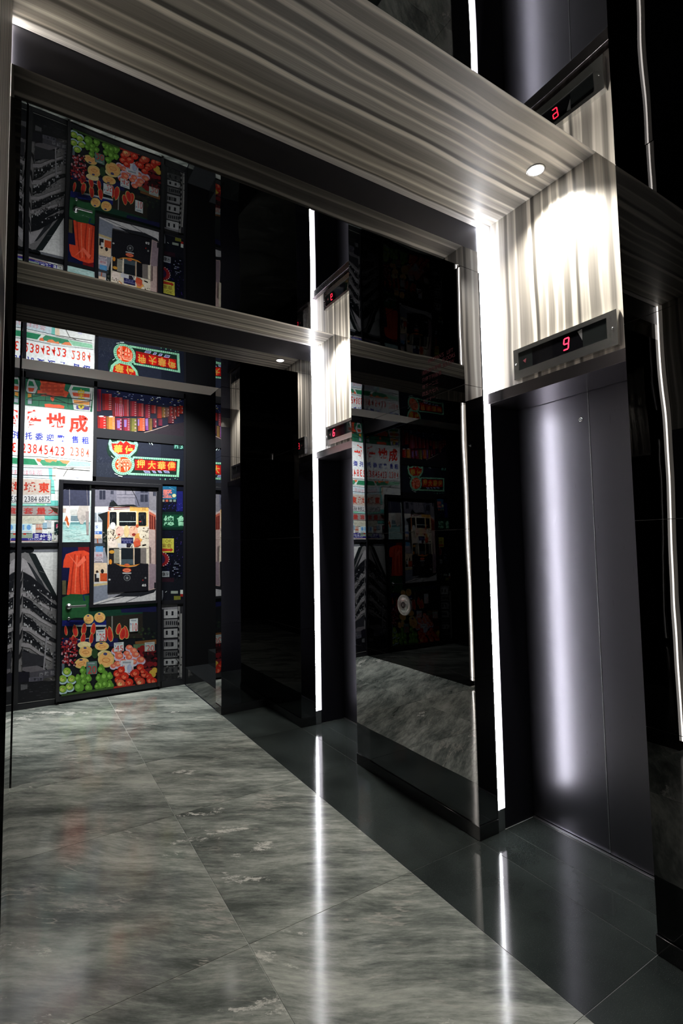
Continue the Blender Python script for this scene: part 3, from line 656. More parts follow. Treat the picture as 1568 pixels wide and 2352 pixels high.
p.p([(600, 830), (960, 770), (1220, 690), (1480, 640), (1480, 930), (600, 860)], (40, 32, 40)); p.line([(700, 845), (960, 775), (1220, 690)], 9, (176, 150, 140)); p.p([(50, 795), (380, 800), (620, 810), (600, 850), (50, 800)], (150, 106, 60))
tag(p.build('photo_panel'), 'photo panel of red shirts at a night market, on the end wall', 'photo panel', 'photo panels on the end wall')

# --- P3 neon sign
p = Pic(YP, (.590, 1.443, 2.145, 2.535), T2, (36, 40, 52))
p.p([(0, 870), (1470, 960), (1470, 1300), (0, 1300)], (32, 36, 50)); p.p([(1100, 940), (1470, 970), (1470, 1600), (1100, 1600)], (24, 28, 40))
for _ in range(40):
    u = rnd.uniform(60, 330); v = rnd.uniform(1150, 1560); p.line([(u, v), (u+rnd.uniform(-30, 30), v+rnd.uniform(-50, 50))], 3, (70, 76, 90))
Gn = (136, 196, 162); Rd = (180, 28, 22); Yn = (206, 158, 70)
p.el(470, 1080, 260, 210, (20, 40, 34))
p.p([(265, 900), (300, 965), (370, 955), (440, 905), (485, 960), (520, 905), (600, 960), (650, 975), (700, 930), (728, 1010), (700, 1110), (600, 1210), (480, 1240), (350, 1200), (260, 1090), (240, 990)], Gn)
p.p([(290, 985), (390, 990), (440, 945), (485, 990), (530, 945), (600, 1000), (680, 1010), (670, 1080), (580, 1165), (400, 1165), (310, 1090)], Rd)
for i in range(34):
    t = 2*math.pi*i/34; p.line([(478+215*math.cos(t), 1080+125*math.sin(t)), (478+250*math.cos(t), 1080+150*math.sin(t))], 5, (40, 74, 58))
p.text('華', 330, 1010, 470, 1150, Yn, .03); p.text('偉', 510, 1020, 650, 1150, Yn, .03)
p.p([(640, 1200), (1410, 1245), (1395, 1540), (560, 1500)], Gn); p.p([(660, 1232), (1370, 1275), (1355, 1505), (600, 1468)], (24, 44, 36)); p.p([(672, 1250), (1350, 1290), (1345, 1440), (672, 1425)], (150, 22, 22))
for i in range(20):
    u = 690+i*35; p.line([(u, 1205+(u-640)*.06), (u, 1236+(u-640)*.06)], 6, (30, 56, 44)); p.line([(u, 1474+(u-640)*.05), (u, 1506+(u-640)*.05)], 6, (30, 56, 44))
p.el(482, 1335, 185, 170, Gn, 28)
for i in range(30):
    t = 2*math.pi*i/30; p.line([(482+140*math.cos(t), 1335+128*math.sin(t)), (482+178*math.cos(t), 1335+164*math.sin(t))], 6, (50, 96, 72))
p.el(484, 1335, 135, 125, (214, 60, 24), 28)
for du in (-4, 0): p.text('押', 378+du, 1235+du, 600+du, 1450+du, (246, 184, 150), .03-.0*du)
p.text('押', 390, 1245, 590, 1442, (224, 96, 70), .0)
for ch, u, v in (('押', 705, 1255), ('大', 885, 1275), ('華', 1045, 1285), ('偉', 1205, 1290)):
    p.el(u+70, v+65, 72, 78, (206, 36, 24)); p.text(ch, u, v, u+130, v+135, Yn, .02)
for u0, u1 in ((810, 930), (950, 1025), (1040, 1120), (1135, 1245)):
    p.p([(u0, 1430), (u1-20, 1438), (u1, 1475), (u0+30, 1472)], (170, 170, 210)); p.p([(u0+14, 1440), (u1-28, 1446), (u1-14, 1467), (u0+36, 1464)], (90, 96, 130))
for a in (([(400, 1515), (470, 1530)], 14), ([(340, 1480), (390, 1500)], 10), ([(285, 1190), (325, 1225)], 8), ([(885, 940), (925, 1010)], 5), ([(925, 945), (965, 1015)], 12)): p.line(a[0], a[1], (206, 224, 220))
p.rect(1310, 985, 1470, 1085, (30, 62, 58)); p.text('桃', 1320, 1005, 1385, 1070, (120, 190, 170), .02); p.text('3', 1412, 1010, 1455, 1075, (120, 190, 170), .02)
for i in range(8): p.rect(1080+i*40, 1555+rnd.uniform(0, 30), 1100+i*40, 1565+rnd.uniform(0, 30), (90, 160, 130))
tag(p.build('photo_panel'), 'photo panel of a green-edged red neon pawnshop sign on dark grey, end wall', 'photo panel', 'photo panels on the end wall')

# --- P4 black and white tower
T6 = TF(0, 1240, 5.88)
p = Pic(YP, (-.030, .272, .045, 1.462), T6, (226, 226, 226))
p.p([(180, 90), (780, 90), (780, 165), (180, 170)], (120, 122, 130))  # grey top strip: shadow under the grid frame, painted into the print
p.p([(270, 160), (440, 160), (560, 400), (660, 610), (770, 800), (780, 2200), (180, 2200), (180, 480), (240, 250)], (120, 118, 120))
p.el(390, 135, 70, 45, (18, 20, 24)); p.el(290, 135, 60, 45, (18, 20, 24))
p.p([(380, 170), (480, 190), (770, 760), (770, 860), (700, 740), (560, 520)], (30, 36, 38)); p.p([(300, 240), (380, 300), (560, 540), (540, 560), (330, 430), (280, 420)], (164, 160, 164))
p.p([(360, 290), (400, 320), (560, 550), (690, 800), (660, 800), (500, 560)], (46, 48, 52))
for k, (v0, vv) in enumerate(((430, 0), (540, 0), (760, 0), (1000, 0), (1220, 0), (1470, 0))):
    d = 300; col = (26, 27, 32)
    p.p([(310, v0), (420, v0+60), (560, v0+180+k*8), (700, v0+300+k*5), (765, v0+345), (765, v0+395), (700, v0+370), (560, v0+290), (400, v0+160), (310, v0+150)], col)
    p.p([(290, v0+170), (400, v0+185), (560, v0+310), (700, v0+395), (700, v0+425), (560, v0+350), (400, v0+240), (285, v0+220)], (150, 146, 150))
    for j in range(18):
        u = 320+j*23; v = v0+100+j*14+rnd.uniform(-20, 30); g = rnd.choice((40, 60, 170, 186, 60)); p.rect(u, v, u+rnd.uniform(8, 22), v+rnd.uniform(12, 40), (g, g, g+4))
    p.p([(290, v0+100), (310, v0-40), (240, v0+120), (180, v0+300), (180, v0+230)], (30, 30, 34))
for k in range(6):
    v0 = (430, 540, 760, 1000, 1220, 1470)[k]
    for j in range(26):
        u = rnd.uniform(300, 755); v = v0+215+(u-300)*.62+rnd.uniform(-10, 70); g = rnd.choice((30, 44, 60, 90, 150, 170))
        p.rect(u, v, u+rnd.uniform(5, 20), v+rnd.uniform(6, 26), (g, g, g+4), .5)
for j in range(40):
    u = rnd.uniform(185, 245); v = rnd.uniform(560, 1700); g = rnd.choice((36, 50, 150, 130)); p.p([(u, v), (u+14, v-30), (u+14, v), (u, v+30)], (g, g, g+4))
p.p([(300, 1500), (600, 1570), (620, 1700), (300, 1720)], (48, 48, 54)); p.p([(300, 1720), (500, 1695), (620, 1740), (580, 1780), (400, 1800), (300, 1760)], (104, 100, 106))
p.p([(620, 1300), (640, 1300), (600, 1750), (580, 1750)], (140, 138, 144)); p.p([(720, 1500), (765, 1500), (760, 1800), (705, 1800)], (110, 108, 114))
for i in range(6): p.rect(725, 1510+i*48, 755, 1535+i*48, (50, 50, 56))
p.p([(180, 1780), (400, 1780), (380, 2000), (180, 2000)], (24, 22, 34)); p.p([(400, 1790), (760, 1730), (760, 1830), (400, 1920)], (74, 72, 80))
for i, ch in enumerate('廠陳拉'): p.text(ch, 530+i*75, 1790-i*14, 585+i*75, 1845-i*14, (140, 140, 146), .02)
p.p([(390, 1860), (580, 1840), (580, 1900), (390, 1915)], (96, 94, 106)); p.text('酒家飯店', 410, 1862, 570, 1902, (30, 30, 40), .02)
p.p([(180, 1920), (780, 1900), (780, 2200), (180, 2250)], (20, 20, 26)); p.p([(280, 1950), (370, 1950), (370, 2010), (280, 2030)], (90, 90, 94))
for _ in range(30):
    u = rnd.uniform(290, 740); v = rnd.uniform(1930, 2140); g = rnd.choice((36, 44, 60, 14)); p.rect(u, v, u+rnd.uniform(10, 60), v+rnd.uniform(3, 14), (g, g, g+6), -.05)
p.line([(200, 2215), (760, 2140)], 7, (150, 150, 146)); p.line([(530, 420), (700, 480)], 2, (150, 150, 150)); p.line([(540, 340), (780, 390)], 2, (170, 170, 170))
tag(p.build('photo_panel'), 'black and white photo panel of a corner tower block, left of the mural door', 'photo panel', 'photo panels on the end wall')

# --- P5 night signs column
T3 = TF(200, 1110, 6.533)
p = Pic(YP, (1.2245, 1.443, .885, 2.145), T3, (14, 16, 30))
p.rect(1100, 0, 1440, 40, (16, 22, 26)); p.rect(1110, 45, 1340, 240, (30, 92, 128)); p.text('墅', 1135, 95, 1275, 220, (214, 120, 110), .02); p.el(1305, 185, 30, 27, (200, 200, 150)); p.line([(1230, 60), (1310, 100)], 8, (90, 150, 170))
for i, c in enumerate(((150, 150, 140), (180, 90, 70), (120, 130, 130), (120, 140, 130))): p.rect(1120+i*57, 245, 1160+i*57, 278, c)
p.rect(1345, 120, 1435, 420, (28, 30, 100))
for _ in range(50):
    u = rnd.uniform(1120, 1430); v = rnd.uniform(290, 410); p.line([(u, v), (u+rnd.uniform(-14, 14), v+rnd.uniform(-20, 20))], 4, rnd.choice(((52, 50, 150), (84, 80, 190), (30, 40, 120))))
p.p([(1100, 430), (1440, 430), (1440, 700), (1100, 700)], (14, 40, 34)); p.p([(1130, 470), (1440, 470), (1440, 660), (1130, 660)], (18, 66, 46))
p.text('總', 1148, 485, 1305, 635, (150, 214, 176), .02); p.text('會', 1345, 485, 1480, 640, (150, 214, 176), .02); p.text('會', 1352, 492, 1431, 630, (150, 214, 176), .02)
for _ in range(90):
    u = rnd.uniform(1110, 1435); v = rnd.uniform(720, 1400); p.line([(u, v), (u+rnd.uniform(-20, 20), v+rnd.uniform(-26, 26))], 4, rnd.choice(((44, 40, 120), (70, 50, 130), (30, 60, 120), (90, 60, 120), (24, 26, 70))))
p.rect(1110, 828, 1300, 1040, (190, 184, 74)); p.text('OK', 1170, 845, 1268, 890, (110, 90, 40)); p.text('宴會', 1122, 905, 1265, 965, (120, 70, 40), .0); p.p([(1115, 975), (1250, 985), (1250, 968), (1290, 998), (1250, 1032), (1250, 1018), (1115, 1022)], (170, 50, 36))
p.el(1100, 1140, 130, 110, (130, 30, 36)); p.el(1080, 1140, 90, 80, (44, 30, 60))
for i in range(9): t = -1.2+i*.3; p.el(1100+128*math.cos(t), 1140+108*math.sin(t), 7, 8, (200, 190, 190))
p.rect(1110, 1320, 1232, 1405, (150, 154, 160)); p.text('傷牙', 1118, 1335, 1225, 1395, (50, 50, 54), .02)
p.p([(1105, 1410), (1440, 1420), (1440, 1760), (1105, 1760)], (22, 24, 32)); p.p([(1110, 1420), (1300, 1420), (1300, 1480), (1110, 1480)], (44, 24, 34))
for i in range(10): p.rect(1260+rnd.uniform(0, 120), 1150+i*26, 1290+rnd.uniform(0, 110), 1166+i*26, (110, 116, 136))
p.p([(1105, 1600), (1140, 1610), (1140, 1700), (1120, 1760), (1105, 1760)], (110, 114, 124)); p.rect(1255, 1615, 1360, 1655, (150, 160, 150)); p.line([(1170, 1635), (1195, 1620)], 8, (200, 206, 206)); p.rect(1395, 1600, 1436, 1660, (200, 206, 200)); p.rect(1395, 1660, 1436, 1700, (150, 40, 36)); p.rect(1300, 1690, 1400, 1750, (120, 120, 50))
for _ in range(8): u = rnd.uniform(1250, 1400); p.line([(u, 1160), (u+rnd.uniform(-20, 20), 1440)], 5, (12, 12, 18))
tag(p.build('photo_panel'), 'narrow photo panel of blue and green neon street signs, right of the mural door', 'photo panel', 'photo panels on the end wall')

# --- P6 apartments column
T4 = TF(135, 1380, 5.141)
p = Pic(YP, (1.2245, 1.443, .068, .848), T4, (100, 98, 106))
p.rect(1205, 45, 1460, 100, (136, 134, 140)); p.rect(1400, 40, 1470, 960, (46, 46, 50)); p.rect(1405, 60, 1430, 900, (130, 128, 128)); p.rect(1435, 150, 1452, 900, (160, 158, 156))
p.rect(1210, 100, 1238, 960, (40, 40, 46))
for i, (v, h, g) in enumerate(((105, 110, 176), (222, 100, 120), (335, 110, 160), (470, 110, 150), (590, 90, 90), (690, 80, 166), (780, 90, 70), (870, 80, 40))):
    p.rect(1240, v, 1400, v+h, (g, g, g+2), -.05); p.rect(1232, v+h-6, 1412, v+h+10, (24, 24, 28), -.05)
    for j in range(6 if i in (1, 4) else 2):
        w = 18 if i in (1, 4) else 30
        u = 1252+j*(24 if i in (1, 4) else 68); p.rect(u+10, v+18, u+10+w*.8, v+18+h*.45, (30, 30, 36), -.05)
    if i == 3:
        for j in range(6): p.rect(1244+j*16, v+15, 1254+j*16, v+70, (24, 24, 28))
for _ in range(50):
    u = rnd.uniform(1235, 1455); v = rnd.uniform(600, 950); g = rnd.choice((20, 30, 110, 140, 60)); p.rect(u, v, u+rnd.uniform(4, 22), v+rnd.uniform(4, 14), (g, g, g))
for i in range(12): p.rect(1404, 120+i*66, 1420, 150+i*66, (24, 24, 28))
tag(p.build('photo_panel'), 'narrow black and white photo panel of stacked flat windows, lower right of the end wall', 'photo panel', 'photo panels on the end wall')

# --- mural door
dt = thing('door_3', (.745, YM-.01, 0), 'black framed door in the end wall covered with photo prints', 'door', kind='structure')
YD = YM-.018; YDP = YD-.0015
box(.292, 1.206, YD, YM-.0125, .022, 2.087).build('door_leaf', 'frame', dt)
f = MB(); Yf = YM-.048
f.box(.279, .306, Yf, YM-.0126, .03, 2.092); f.box(1.178, 1.206, Yf, YM-.0126, .03, 2.092); f.box(.3061, 1.1779, Yf, YM-.0186, 2.058, 2.092)
f.build('door_frame', 'frame', dt, bevel=.001)
box(.3061, 1.1779, YM-.026, YM-.0187, .022, .072).build('kick_rail', 'frame', dt)
p = Pic(YDP, (.3065, .560, 1.500, 2.055), T5, (222, 238, 236))
p.rect(860, 90, 1370, 510, (62, 64, 84)); p.rect(860, 510, 1370, 640, (232, 230, 224)); p.rect(990, 580, 1130, 690, (200, 200, 196)); p.rect(1010, 700, 1160, 800, (120, 140, 150)); p.rect(860, 560, 930, 640, (190, 170, 160))  # dark first field is the door frame's cast shadow, painted on the print
p.rect(860, 820, 1370, 870, (104, 152, 156)); p.rect(860, 865, 1370, 1210, (190, 224, 220)); p.rect(860, 865, 1370, 960, (160, 208, 206))
for i in range(26):
    u = rnd.uniform(850, 1250); v = rnd.uniform(900, 1190); p.line([(u, v), (u+50, v+8), (u+120, v-2)], 9, rnd.choice(((214, 238, 234), (170, 214, 212))))
p.p([(930, 520), (990, 520), (1010, 720), (1005, 830), (970, 930), (930, 900), (900, 800), (900, 720)], (240, 232, 224)); p.p([(930, 690), (965, 760), (960, 800), (985, 850), (965, 900), (935, 850), (925, 800), (890, 790)], (196, 96, 50)); p.line([(985, 170), (990, 520)], 14, (130, 128, 140))
p.line([(885, 210), (960, 170), (1060, 185)], 8, (130, 130, 146)); p.line([(1180, 130), (1230, 215)], 6, (110, 110, 120)); p.line([(1310, 130), (1330, 500)], 12, (110, 106, 116))
p.p([(1170, 510), (1350, 510), (1340, 680), (1290, 760), (1240, 860), (1190, 850), (1140, 740), (1130, 640)], (196, 186, 180)); p.p([(1290, 620), (1355, 610), (1350, 1060), (1310, 1060), (1295, 800)], (164, 152, 150)); p.el(1245, 740, 45, 60, (176, 168, 164))
p.build('photo_print', dt)
# shirts + fruit stall
T7 = TF(0, 1080, 2.904)
p = Pic(YDP, (.3065, 1.1775, .072, 1.452), T7, (18, 22, 30))
p.rect(410, 505, 600, 740, (22, 26, 62)); p.rect(520, 505, 595, 545, (120, 24, 30))
p.p([(440, 560), (500, 540), (560, 535), (595, 550), (595, 820), (500, 838), (445, 830), (460, 700), (465, 650), (420, 650), (425, 600)], (226, 74, 46))
for a in ([(500, 560), (480, 700), (470, 830)], [(540, 560), (530, 700), (540, 830)], [(570, 570), (575, 700), (585, 820)]): p.line(a, 9, (176, 50, 34))
for a in ([(515, 570), (505, 700), (500, 820)], [(555, 600), (560, 800)]): p.line(a, 7, (246, 116, 84))
p.p([(455, 560), (515, 625), (560, 570), (575, 600), (520, 650)], (246, 110, 84)); p.rect(415, 735, 440, 830, (90, 84, 60))
p.p([(415, 850), (470, 825), (595, 830), (595, 985), (520, 980), (415, 1005)], (36, 84, 50)); p.p([(550, 830), (595, 830), (595, 900), (560, 880)], (26, 40, 90)); p.p([(558, 835), (595, 835), (595, 890), (568, 870)], (36, 84, 50))
p.T = T4; p.rect(40, 0, 350, 200, (40, 90, 54)); p.p([(350, 60), (1150, 0), (1150, 140), (550, 190), (350, 230)], (22, 60, 46)); p.p([(730, 90), (1150, 60), (1150, 130), (740, 140)], (24, 26, 66)); p.rect(40, 230, 560, 300, (26, 34, 110)); p.rect(200, 285, 560, 305, (180, 190, 196))
p.p([(560, 185), (990, 150), (990, 440), (560, 440)], (42, 38, 34)); p.rect(990, 130, 1150, 470, (22, 24, 28)); p.rect(622, 180, 636, 380, (130, 130, 126))
for _ in range(26): u = rnd.uniform(880, 1140); v = rnd.uniform(320, 460); p.el(u, v, 14, 12, rnd.choice(((30, 44, 36), (48, 60, 40), (14, 18, 20))), 8)
p.rect(40, 440, 700, 540, (26, 28, 74)); p.line([(200, 465), (360, 440)], 8, (190, 196, 206)); p.p([(900, 480), (1150, 455), (1150, 510), (900, 510)], (120, 80, 46)); p.p([(880, 515), (1010, 505), (1010, 590), (880, 580)], (90, 110, 80))
def melon(u, v, ru, rv, rot=0):
    p.el(u, v, ru, rv, (206, 196, 120), 20, rot); p.el(u, v, ru*.9, rv*.88, (240, 184, 112), 20, rot); p.el(u, v+rv*.1, ru*.5, rv*.3, (206, 120, 60), 14, rot); p.el(u, v+rv*.1, ru*.42, rv*.22, (236, 180, 110), 12, rot); p.el(u-ru*.1, v-rv*.65, ru*.25, rv*.18, (70, 74, 120), 8)
def wmelon(u, v, w, h, flip=0):
    q = [(0, -1), (.45, -.8), (.85, -.2), (1, .4), (.8, .9), (.35, 1), (-.1, .7), (-.35, .1), (-.3, -.5)]
    sg = -1 if flip else 1
    p.p([(u+sg*a*w, v+b*h) for a, b in q], (196, 190, 120)); p.p([(u+sg*a*w*.88, v+b*h*.93) for a, b in q], (206, 56, 44)); p.p([(u+sg*a*w*.5, v+b*h*.7) for a, b in q], (186, 44, 40))
for a in ((75, 350, 30, 60, 0), (180, 350, 50, 75, 0), (310, 330, 50, 75, 1), (420, 330, 50, 75, 1), (165, 460, 50, 60, 0), (300, 440, 50, 65, 1), (395, 440, 40, 65, 1), (590, 390, 55, 95, 0), (560, 400, 45, 90, 1), (720, 330, 50, 70, 1), (775, 370, 55, 80, 0), (770, 385, 60, 75, 1)): wmelon(*a)
melon(352, 215, 60, 58); melon(483, 195, 66, 62); melon(318, 600, 82, 72); p.el(300, 520, 80, 40, (236, 216, 160)); melon(318, 600, 80, 68); melon(508, 535, 84, 52); p.el(425, 620, 38, 60, (40, 70, 40)); p.el(545, 635, 88, 50, (236, 214, 156)); melon(558, 690, 98, 98); melon(270, 735, 88, 60, -.3)
for _ in range(150):
    u = rnd.uniform(35, 215); v = rnd.uniform(440, 760); p.el(u, v, rnd.uniform(8, 16), rnd.uniform(8, 15), rnd.choice(((130, 26, 34), (170, 50, 56), (80, 20, 34), (196, 150, 160), (150, 30, 40))), 7, 0, .3)
for _ in range(60):
    u = rnd.uniform(950, 1145); v = rnd.uniform(560, 780); p.el(u, v, rnd.uniform(14, 32), rnd.uniform(14, 28), rnd.choice(((60, 14, 22), (96, 18, 26), (40, 12, 20), (130, 24, 32))), 9, 0, .3)
p.el(990, 560, 38, 34, (130, 24, 28)); p.el(1075, 745, 40, 30, (120, 20, 30)); p.p([(1010, 800), (1150, 790), (1150, 880), (1060, 850)], (120, 30, 40))
for u, v in ((1130, 820), (1110, 870), (1100, 850)): p.el(u, v, 34, 34, (214, 176, 70))
def peach(u, v, r):
    p.el(u, v+r*.35, r*1.15, r*.9, (206, 190, 214), 14); p.el(u, v-r*.05, r*.95, r*.75, (224, 110, 86), 14); p.el(u+r*.2, v-r*.15, r*.45, r*.35, (240, 164, 130), 10)
for a in ((830, 550, 40), (665, 585, 42), (880, 590, 45), (700, 615, 45), (800, 620, 40), (905, 635, 48), (710, 655, 52), (825, 665, 42), (965, 695, 50), (690, 745, 46), (880, 720, 44), (760, 715, 40), (640, 770, 34)): peach(*a)
def tag_sign(u0, v0, u1, v1, t, ku, bgc=(206, 214, 216), tc=(206, 60, 60)):
    p.p([(u0, v0+10), (u1, v0), (u1, v1-8), (u0, v1)], bgc); p.text(t, u0+(u1-u0)*ku, v0+(v1-v0)*.36, u1-(u1-u0)*.06, v1-(v1-v0)*.06, tc, .0); p.rect(u0+(u1-u0)*.15, v0+(v1-v0)*.12, u0+(u1-u0)*.8, v0+(v1-v0)*.22, (150, 160, 170)); p.line([(u0+(u1-u0)*.12, v0+(v1-v0)*.34), (u0+(u1-u0)*.16, v0+(v1-v0)*.5)], 7, (50, 70, 150))
tag_sign(438, 335, 548, 480, '25', .35); tag_sign(835, 205, 932, 365, '10', .36); tag_sign(650, 485, 765, 600, '45', .15); tag_sign(325, 710, 450, 870, '20', .12, (96, 130, 118), (196, 50, 56)); tag_sign(1012, 482, 1130, 598, '20', .2, (180, 186, 180), (196, 60, 60)); tag_sign(730, 695, 880, 880, '10', .2, (214, 214, 222), (216, 66, 60)); p.el(833, 800, 30, 55, (176, 186, 214)); p.rect(35, 740, 66, 860, (90, 110, 120))
def apple(u, v, r, c=(206, 44, 28), h=(240, 116, 84)):
    p.el(u, v, r, r*.95, tuple(int(k*.62) for k in c), 14); p.el(u+r*.02, v-r*.05, r*.9, r*.85, c, 14); p.el(u-r*.15, v+r*.15, r*.5, r*.45, h, 10); p.el(u+r*.05, v-r*.1, r*.14, r*.12, (90, 24, 18), 6)
for a in ((690, 860, 50), (735, 815, 46), (775, 890, 52), (700, 935, 46), (830, 960, 50), (880, 860, 44), (905, 850, 50), (960, 785, 46), (1010, 865, 50), (930, 920, 46), (990, 830, 36), (1060, 890, 40), (1080, 935, 52), (965, 955, 55), (1120, 945, 40), (780, 990, 40)): apple(*a)
apple(728, 975, 52, (226, 110, 76), (244, 196, 130)); apple(955, 955, 50, (214, 80, 56), (240, 170, 130)); p.p([(640, 1010), (900, 985), (880, 1040), (640, 1060)], (170, 40, 30))
for u, v in ((95, 830), (45, 920), (150, 920), (125, 1010), (45, 1040)):
    p.el(u, v+20, 58, 46, (176, 206, 214)); apple(u, v, 48, (140, 184, 60), (196, 214, 110))
def pear(u, v, r):
    c = (96, 150, 50); p.el(u, v+r*.3, r, r*.95, tuple(int(k*.65) for k in c), 14); p.el(u, v+r*.3, r*.9, r*.85, c, 14); p.el(u, v-r*.5, r*.55, r*.55, c, 12); p.el(u-r*.25, v+r*.15, r*.42, r*.45, (140, 196, 84), 10); p.line([(u, v-r*.9), (u+r*.1, v-r*1.2)], r*.12, (90, 110, 60))
for a in ((285, 810, 42), (500, 795, 46), (225, 905, 40), (290, 880, 44), (350, 905, 40), (470, 900, 40), (545, 880, 56), (600, 880, 40), (240, 1000, 62), (350, 1010, 48), (295, 940, 42), (490, 985, 62), (600, 985, 52), (450, 1000, 34), (545, 970, 40)): pear(*a)
p.p([(30, 1100), (640, 1010), (640, 1060), (30, 1150)], (60, 90, 40))
p.build('photo_print', dt)
# tram print: its own black frame overlaps the others
fx0, fx1, fz0, fz1 = .548, 1.1775, .868, 2.056
f = MB(); Yt = YD-.012
f.box(fx0, .582, Yt, YD-.008, fz0, fz1); f.box(1.160, fx1, Yt, YD-.008, fz0, fz1); f.box(.5821, 1.1599, Yt, YD-.008, fz0, .896); f.box(.5821, 1.1599, Yt, YD-.008, 2.045, fz1)
f.build('picture_frame', 'frame', dt)
p = Pic(YD-.0075, (.5822, 1.1598, .8962, 2.0448), T3, (150, 150, 160))
box(.5822, 1.1598, YD-.0073, YD-.0062, .8962, 2.0448).build('picture_backing', 'frame', dt)
p.rect(100, 50, 1050, 360, (112, 110, 124), 0); p.rect(440, 70, 720, 350, (134, 130, 142)); p.rect(720, 75, 930, 350, (96, 96, 112)); p.rect(930, 80, 1050, 400, (128, 124, 132))  # greyed upper facades: shade from the door frame put into their colours
for u, v, w, h in ((185, 100, 90, 145), (355, 110, 40, 55), (355, 250, 40, 50), (800, 80, 110, 60), (800, 170, 110, 110), (570, 80, 12, 90), (990, 130, 40, 60)): p.rect(u, v, u+w, v+h, (46, 48, 62)); p.line([(u+w/2, v), (u+w/2, v+h)], 5, (110, 110, 124))
for v in (170, 215): p.line([(450, v), (720, v)], 7, (96, 94, 108))
p.line([(180, 100), (280, 100)], 8, (150, 150, 160)); p.p([(330, 350), (340, 290), (400, 260), (460, 330), (600, 320), (700, 320), (760, 350)], (30, 34, 36))
p.line([(650, 60), (740, 220), (780, 340)], 8, (24, 24, 28))
p.rect(100, 350, 320, 440, (246, 240, 232)); p.p([(100, 440), (320, 440), (320, 560), (100, 560)], (150, 160, 170)); p.line([(150, 440), (155, 600)], 22, (200, 204, 210)); p.p([(160, 470), (320, 420), (330, 960), (230, 960), (230, 560)], (30, 34, 36))
p.rect(100, 585, 225, 830, (226, 234, 240)); p.text('S', 125, 635, 160, 675, (70, 110, 190), .02); p.rect(100, 720, 222, 765, (60, 110, 200)); p.text('宣傳', 105, 725, 180, 760, (220, 230, 240)); p.rect(100, 770, 215, 830, (236, 206, 180)); p.line([(155, 830), (165, 960)], 16, (170, 90, 60))
p.rect(100, 900, 320, 950, (60, 64, 70)); p.rect(128, 945, 240, 1030, (96, 160, 210)); p.rect(100, 1030, 240, 1190, (200, 190, 200)); p.text('KLLION', 112, 1110, 235, 1150, (110, 96, 110)); p.text('藥房', 130, 1060, 225, 1100, (190, 90, 100)); p.line([(120, 1175), (225, 1175)], 9, (50, 46, 50))
p.rect(100, 1195, 300, 1480, (236, 210, 180)); p.rect(110, 1360, 180, 1480, (40, 36, 40)); p.rect(195, 1350, 300, 1470, (206, 84, 46)); p.el(150, 1330, 20, 24, (60, 44, 40)); p.el(228, 1320, 24, 34, (40, 36, 36)); p.rect(140, 1345, 180, 1420, (220, 220, 220)); p.p([(245, 560), (300, 560), (300, 1130), (270, 1000)], (28, 34, 30))
for _ in range(24): u = rnd.uniform(240, 300); v = rnd.uniform(730, 880); p.el(u, v, 8, 8, rnd.choice(((40, 50, 40), (160, 150, 140), (90, 90, 80))), 6)
p.rect(100, 1480, 320, 1540, (206, 204, 206)); p.p([(90, 1530), (310, 1500), (310, 1800), (90, 1830)], (134, 140, 156)); p.p([(90, 1510), (310, 1490), (310, 1520), (90, 1550)], (206, 186, 140)); p.p([(90, 1800), (600, 1640), (1050, 1600), (1050, 1800), (90, 1830)], (206, 204, 206)); p.p([(370, 1720), (600, 1620), (1050, 1580), (1000, 1640), (800, 1700), (500, 1700)], (34, 36, 42))
for a in ([(200, 1800), (560, 1700)], [(580, 1785), (790, 1690)], [(90, 1830), (420, 1740)]): p.line(a, 10, (96, 96, 104))
# tram body
p.p([(920, 380), (1030, 450), (1040, 1580), (920, 1610)], (196, 170, 164)); p.p([(930, 420), (1030, 480), (1030, 700), (930, 690)], (186, 96, 76))
for u in (935, 965, 1000): p.p([(u, 460+(u-930)*.5), (u+22, 472+(u-930)*.5), (u+22, 690), (u, 685)], (104, 40, 36))
for u, v in ((925, 950), (945, 960)): p.rect(u, v, u+12, v+250, (34, 26, 30))
p.p([(1020, 540), (1040, 560), (1040, 1300), (1025, 1290)], (110, 80, 76)); p.p([(930, 1200), (1035, 1220), (1030, 1560), (930, 1600)], (150, 130, 140)); p.rect(1005, 1490, 1030, 1580, (34, 34, 40))
p.p([(320, 370), (420, 350), (900, 360), (920, 390), (930, 1220), (310, 1230), (300, 700)], (236, 222, 200)); p.p([(310, 420), (335, 420), (330, 640), (300, 700)], (214, 120, 70)); p.p([(320, 365), (640, 350), (640, 385), (320, 405)], (120, 40, 40)); p.p([(640, 350), (920, 368), (920, 420), (640, 418)], (224, 170, 90)); p.line([(320, 362), (930, 362)], 7, (60, 40, 36)); p.p([(630, 415), (920, 420), (915, 650), (740, 650), (740, 420)], (232, 196, 130)); p.line([(330, 385), (640, 372)], 10, (220, 214, 220)); p.el(378, 385, 26, 16, (250, 246, 240)); p.text('22', 825, 372, 875, 400, (60, 40, 40))
for u0, v0, u1, v1 in ((338, 430, 442, 640), (480, 432, 732, 640), (768, 435, 886, 640)):
    p.p([(u0+12, v0), (u1-12, v0), (u1, v0+14), (u1, v1-12), (u1-12, v1), (u0+12, v1), (u0, v1-12), (u0, v0+14)], (24, 28, 32))
    for _ in range(9): u = rnd.uniform(u0+10, u1-20); v = rnd.uniform(v0+10, v1-60); p.line([(u, v), (u, v+rnd.uniform(20, 60))], 3, (96, 100, 100))
p.line([(484, 575), (732, 575)], 12, (196, 206, 206)); p.el(795, 575, 18, 10, (190, 60, 60)); p.el(385, 640, 42, 56, (236, 232, 232))
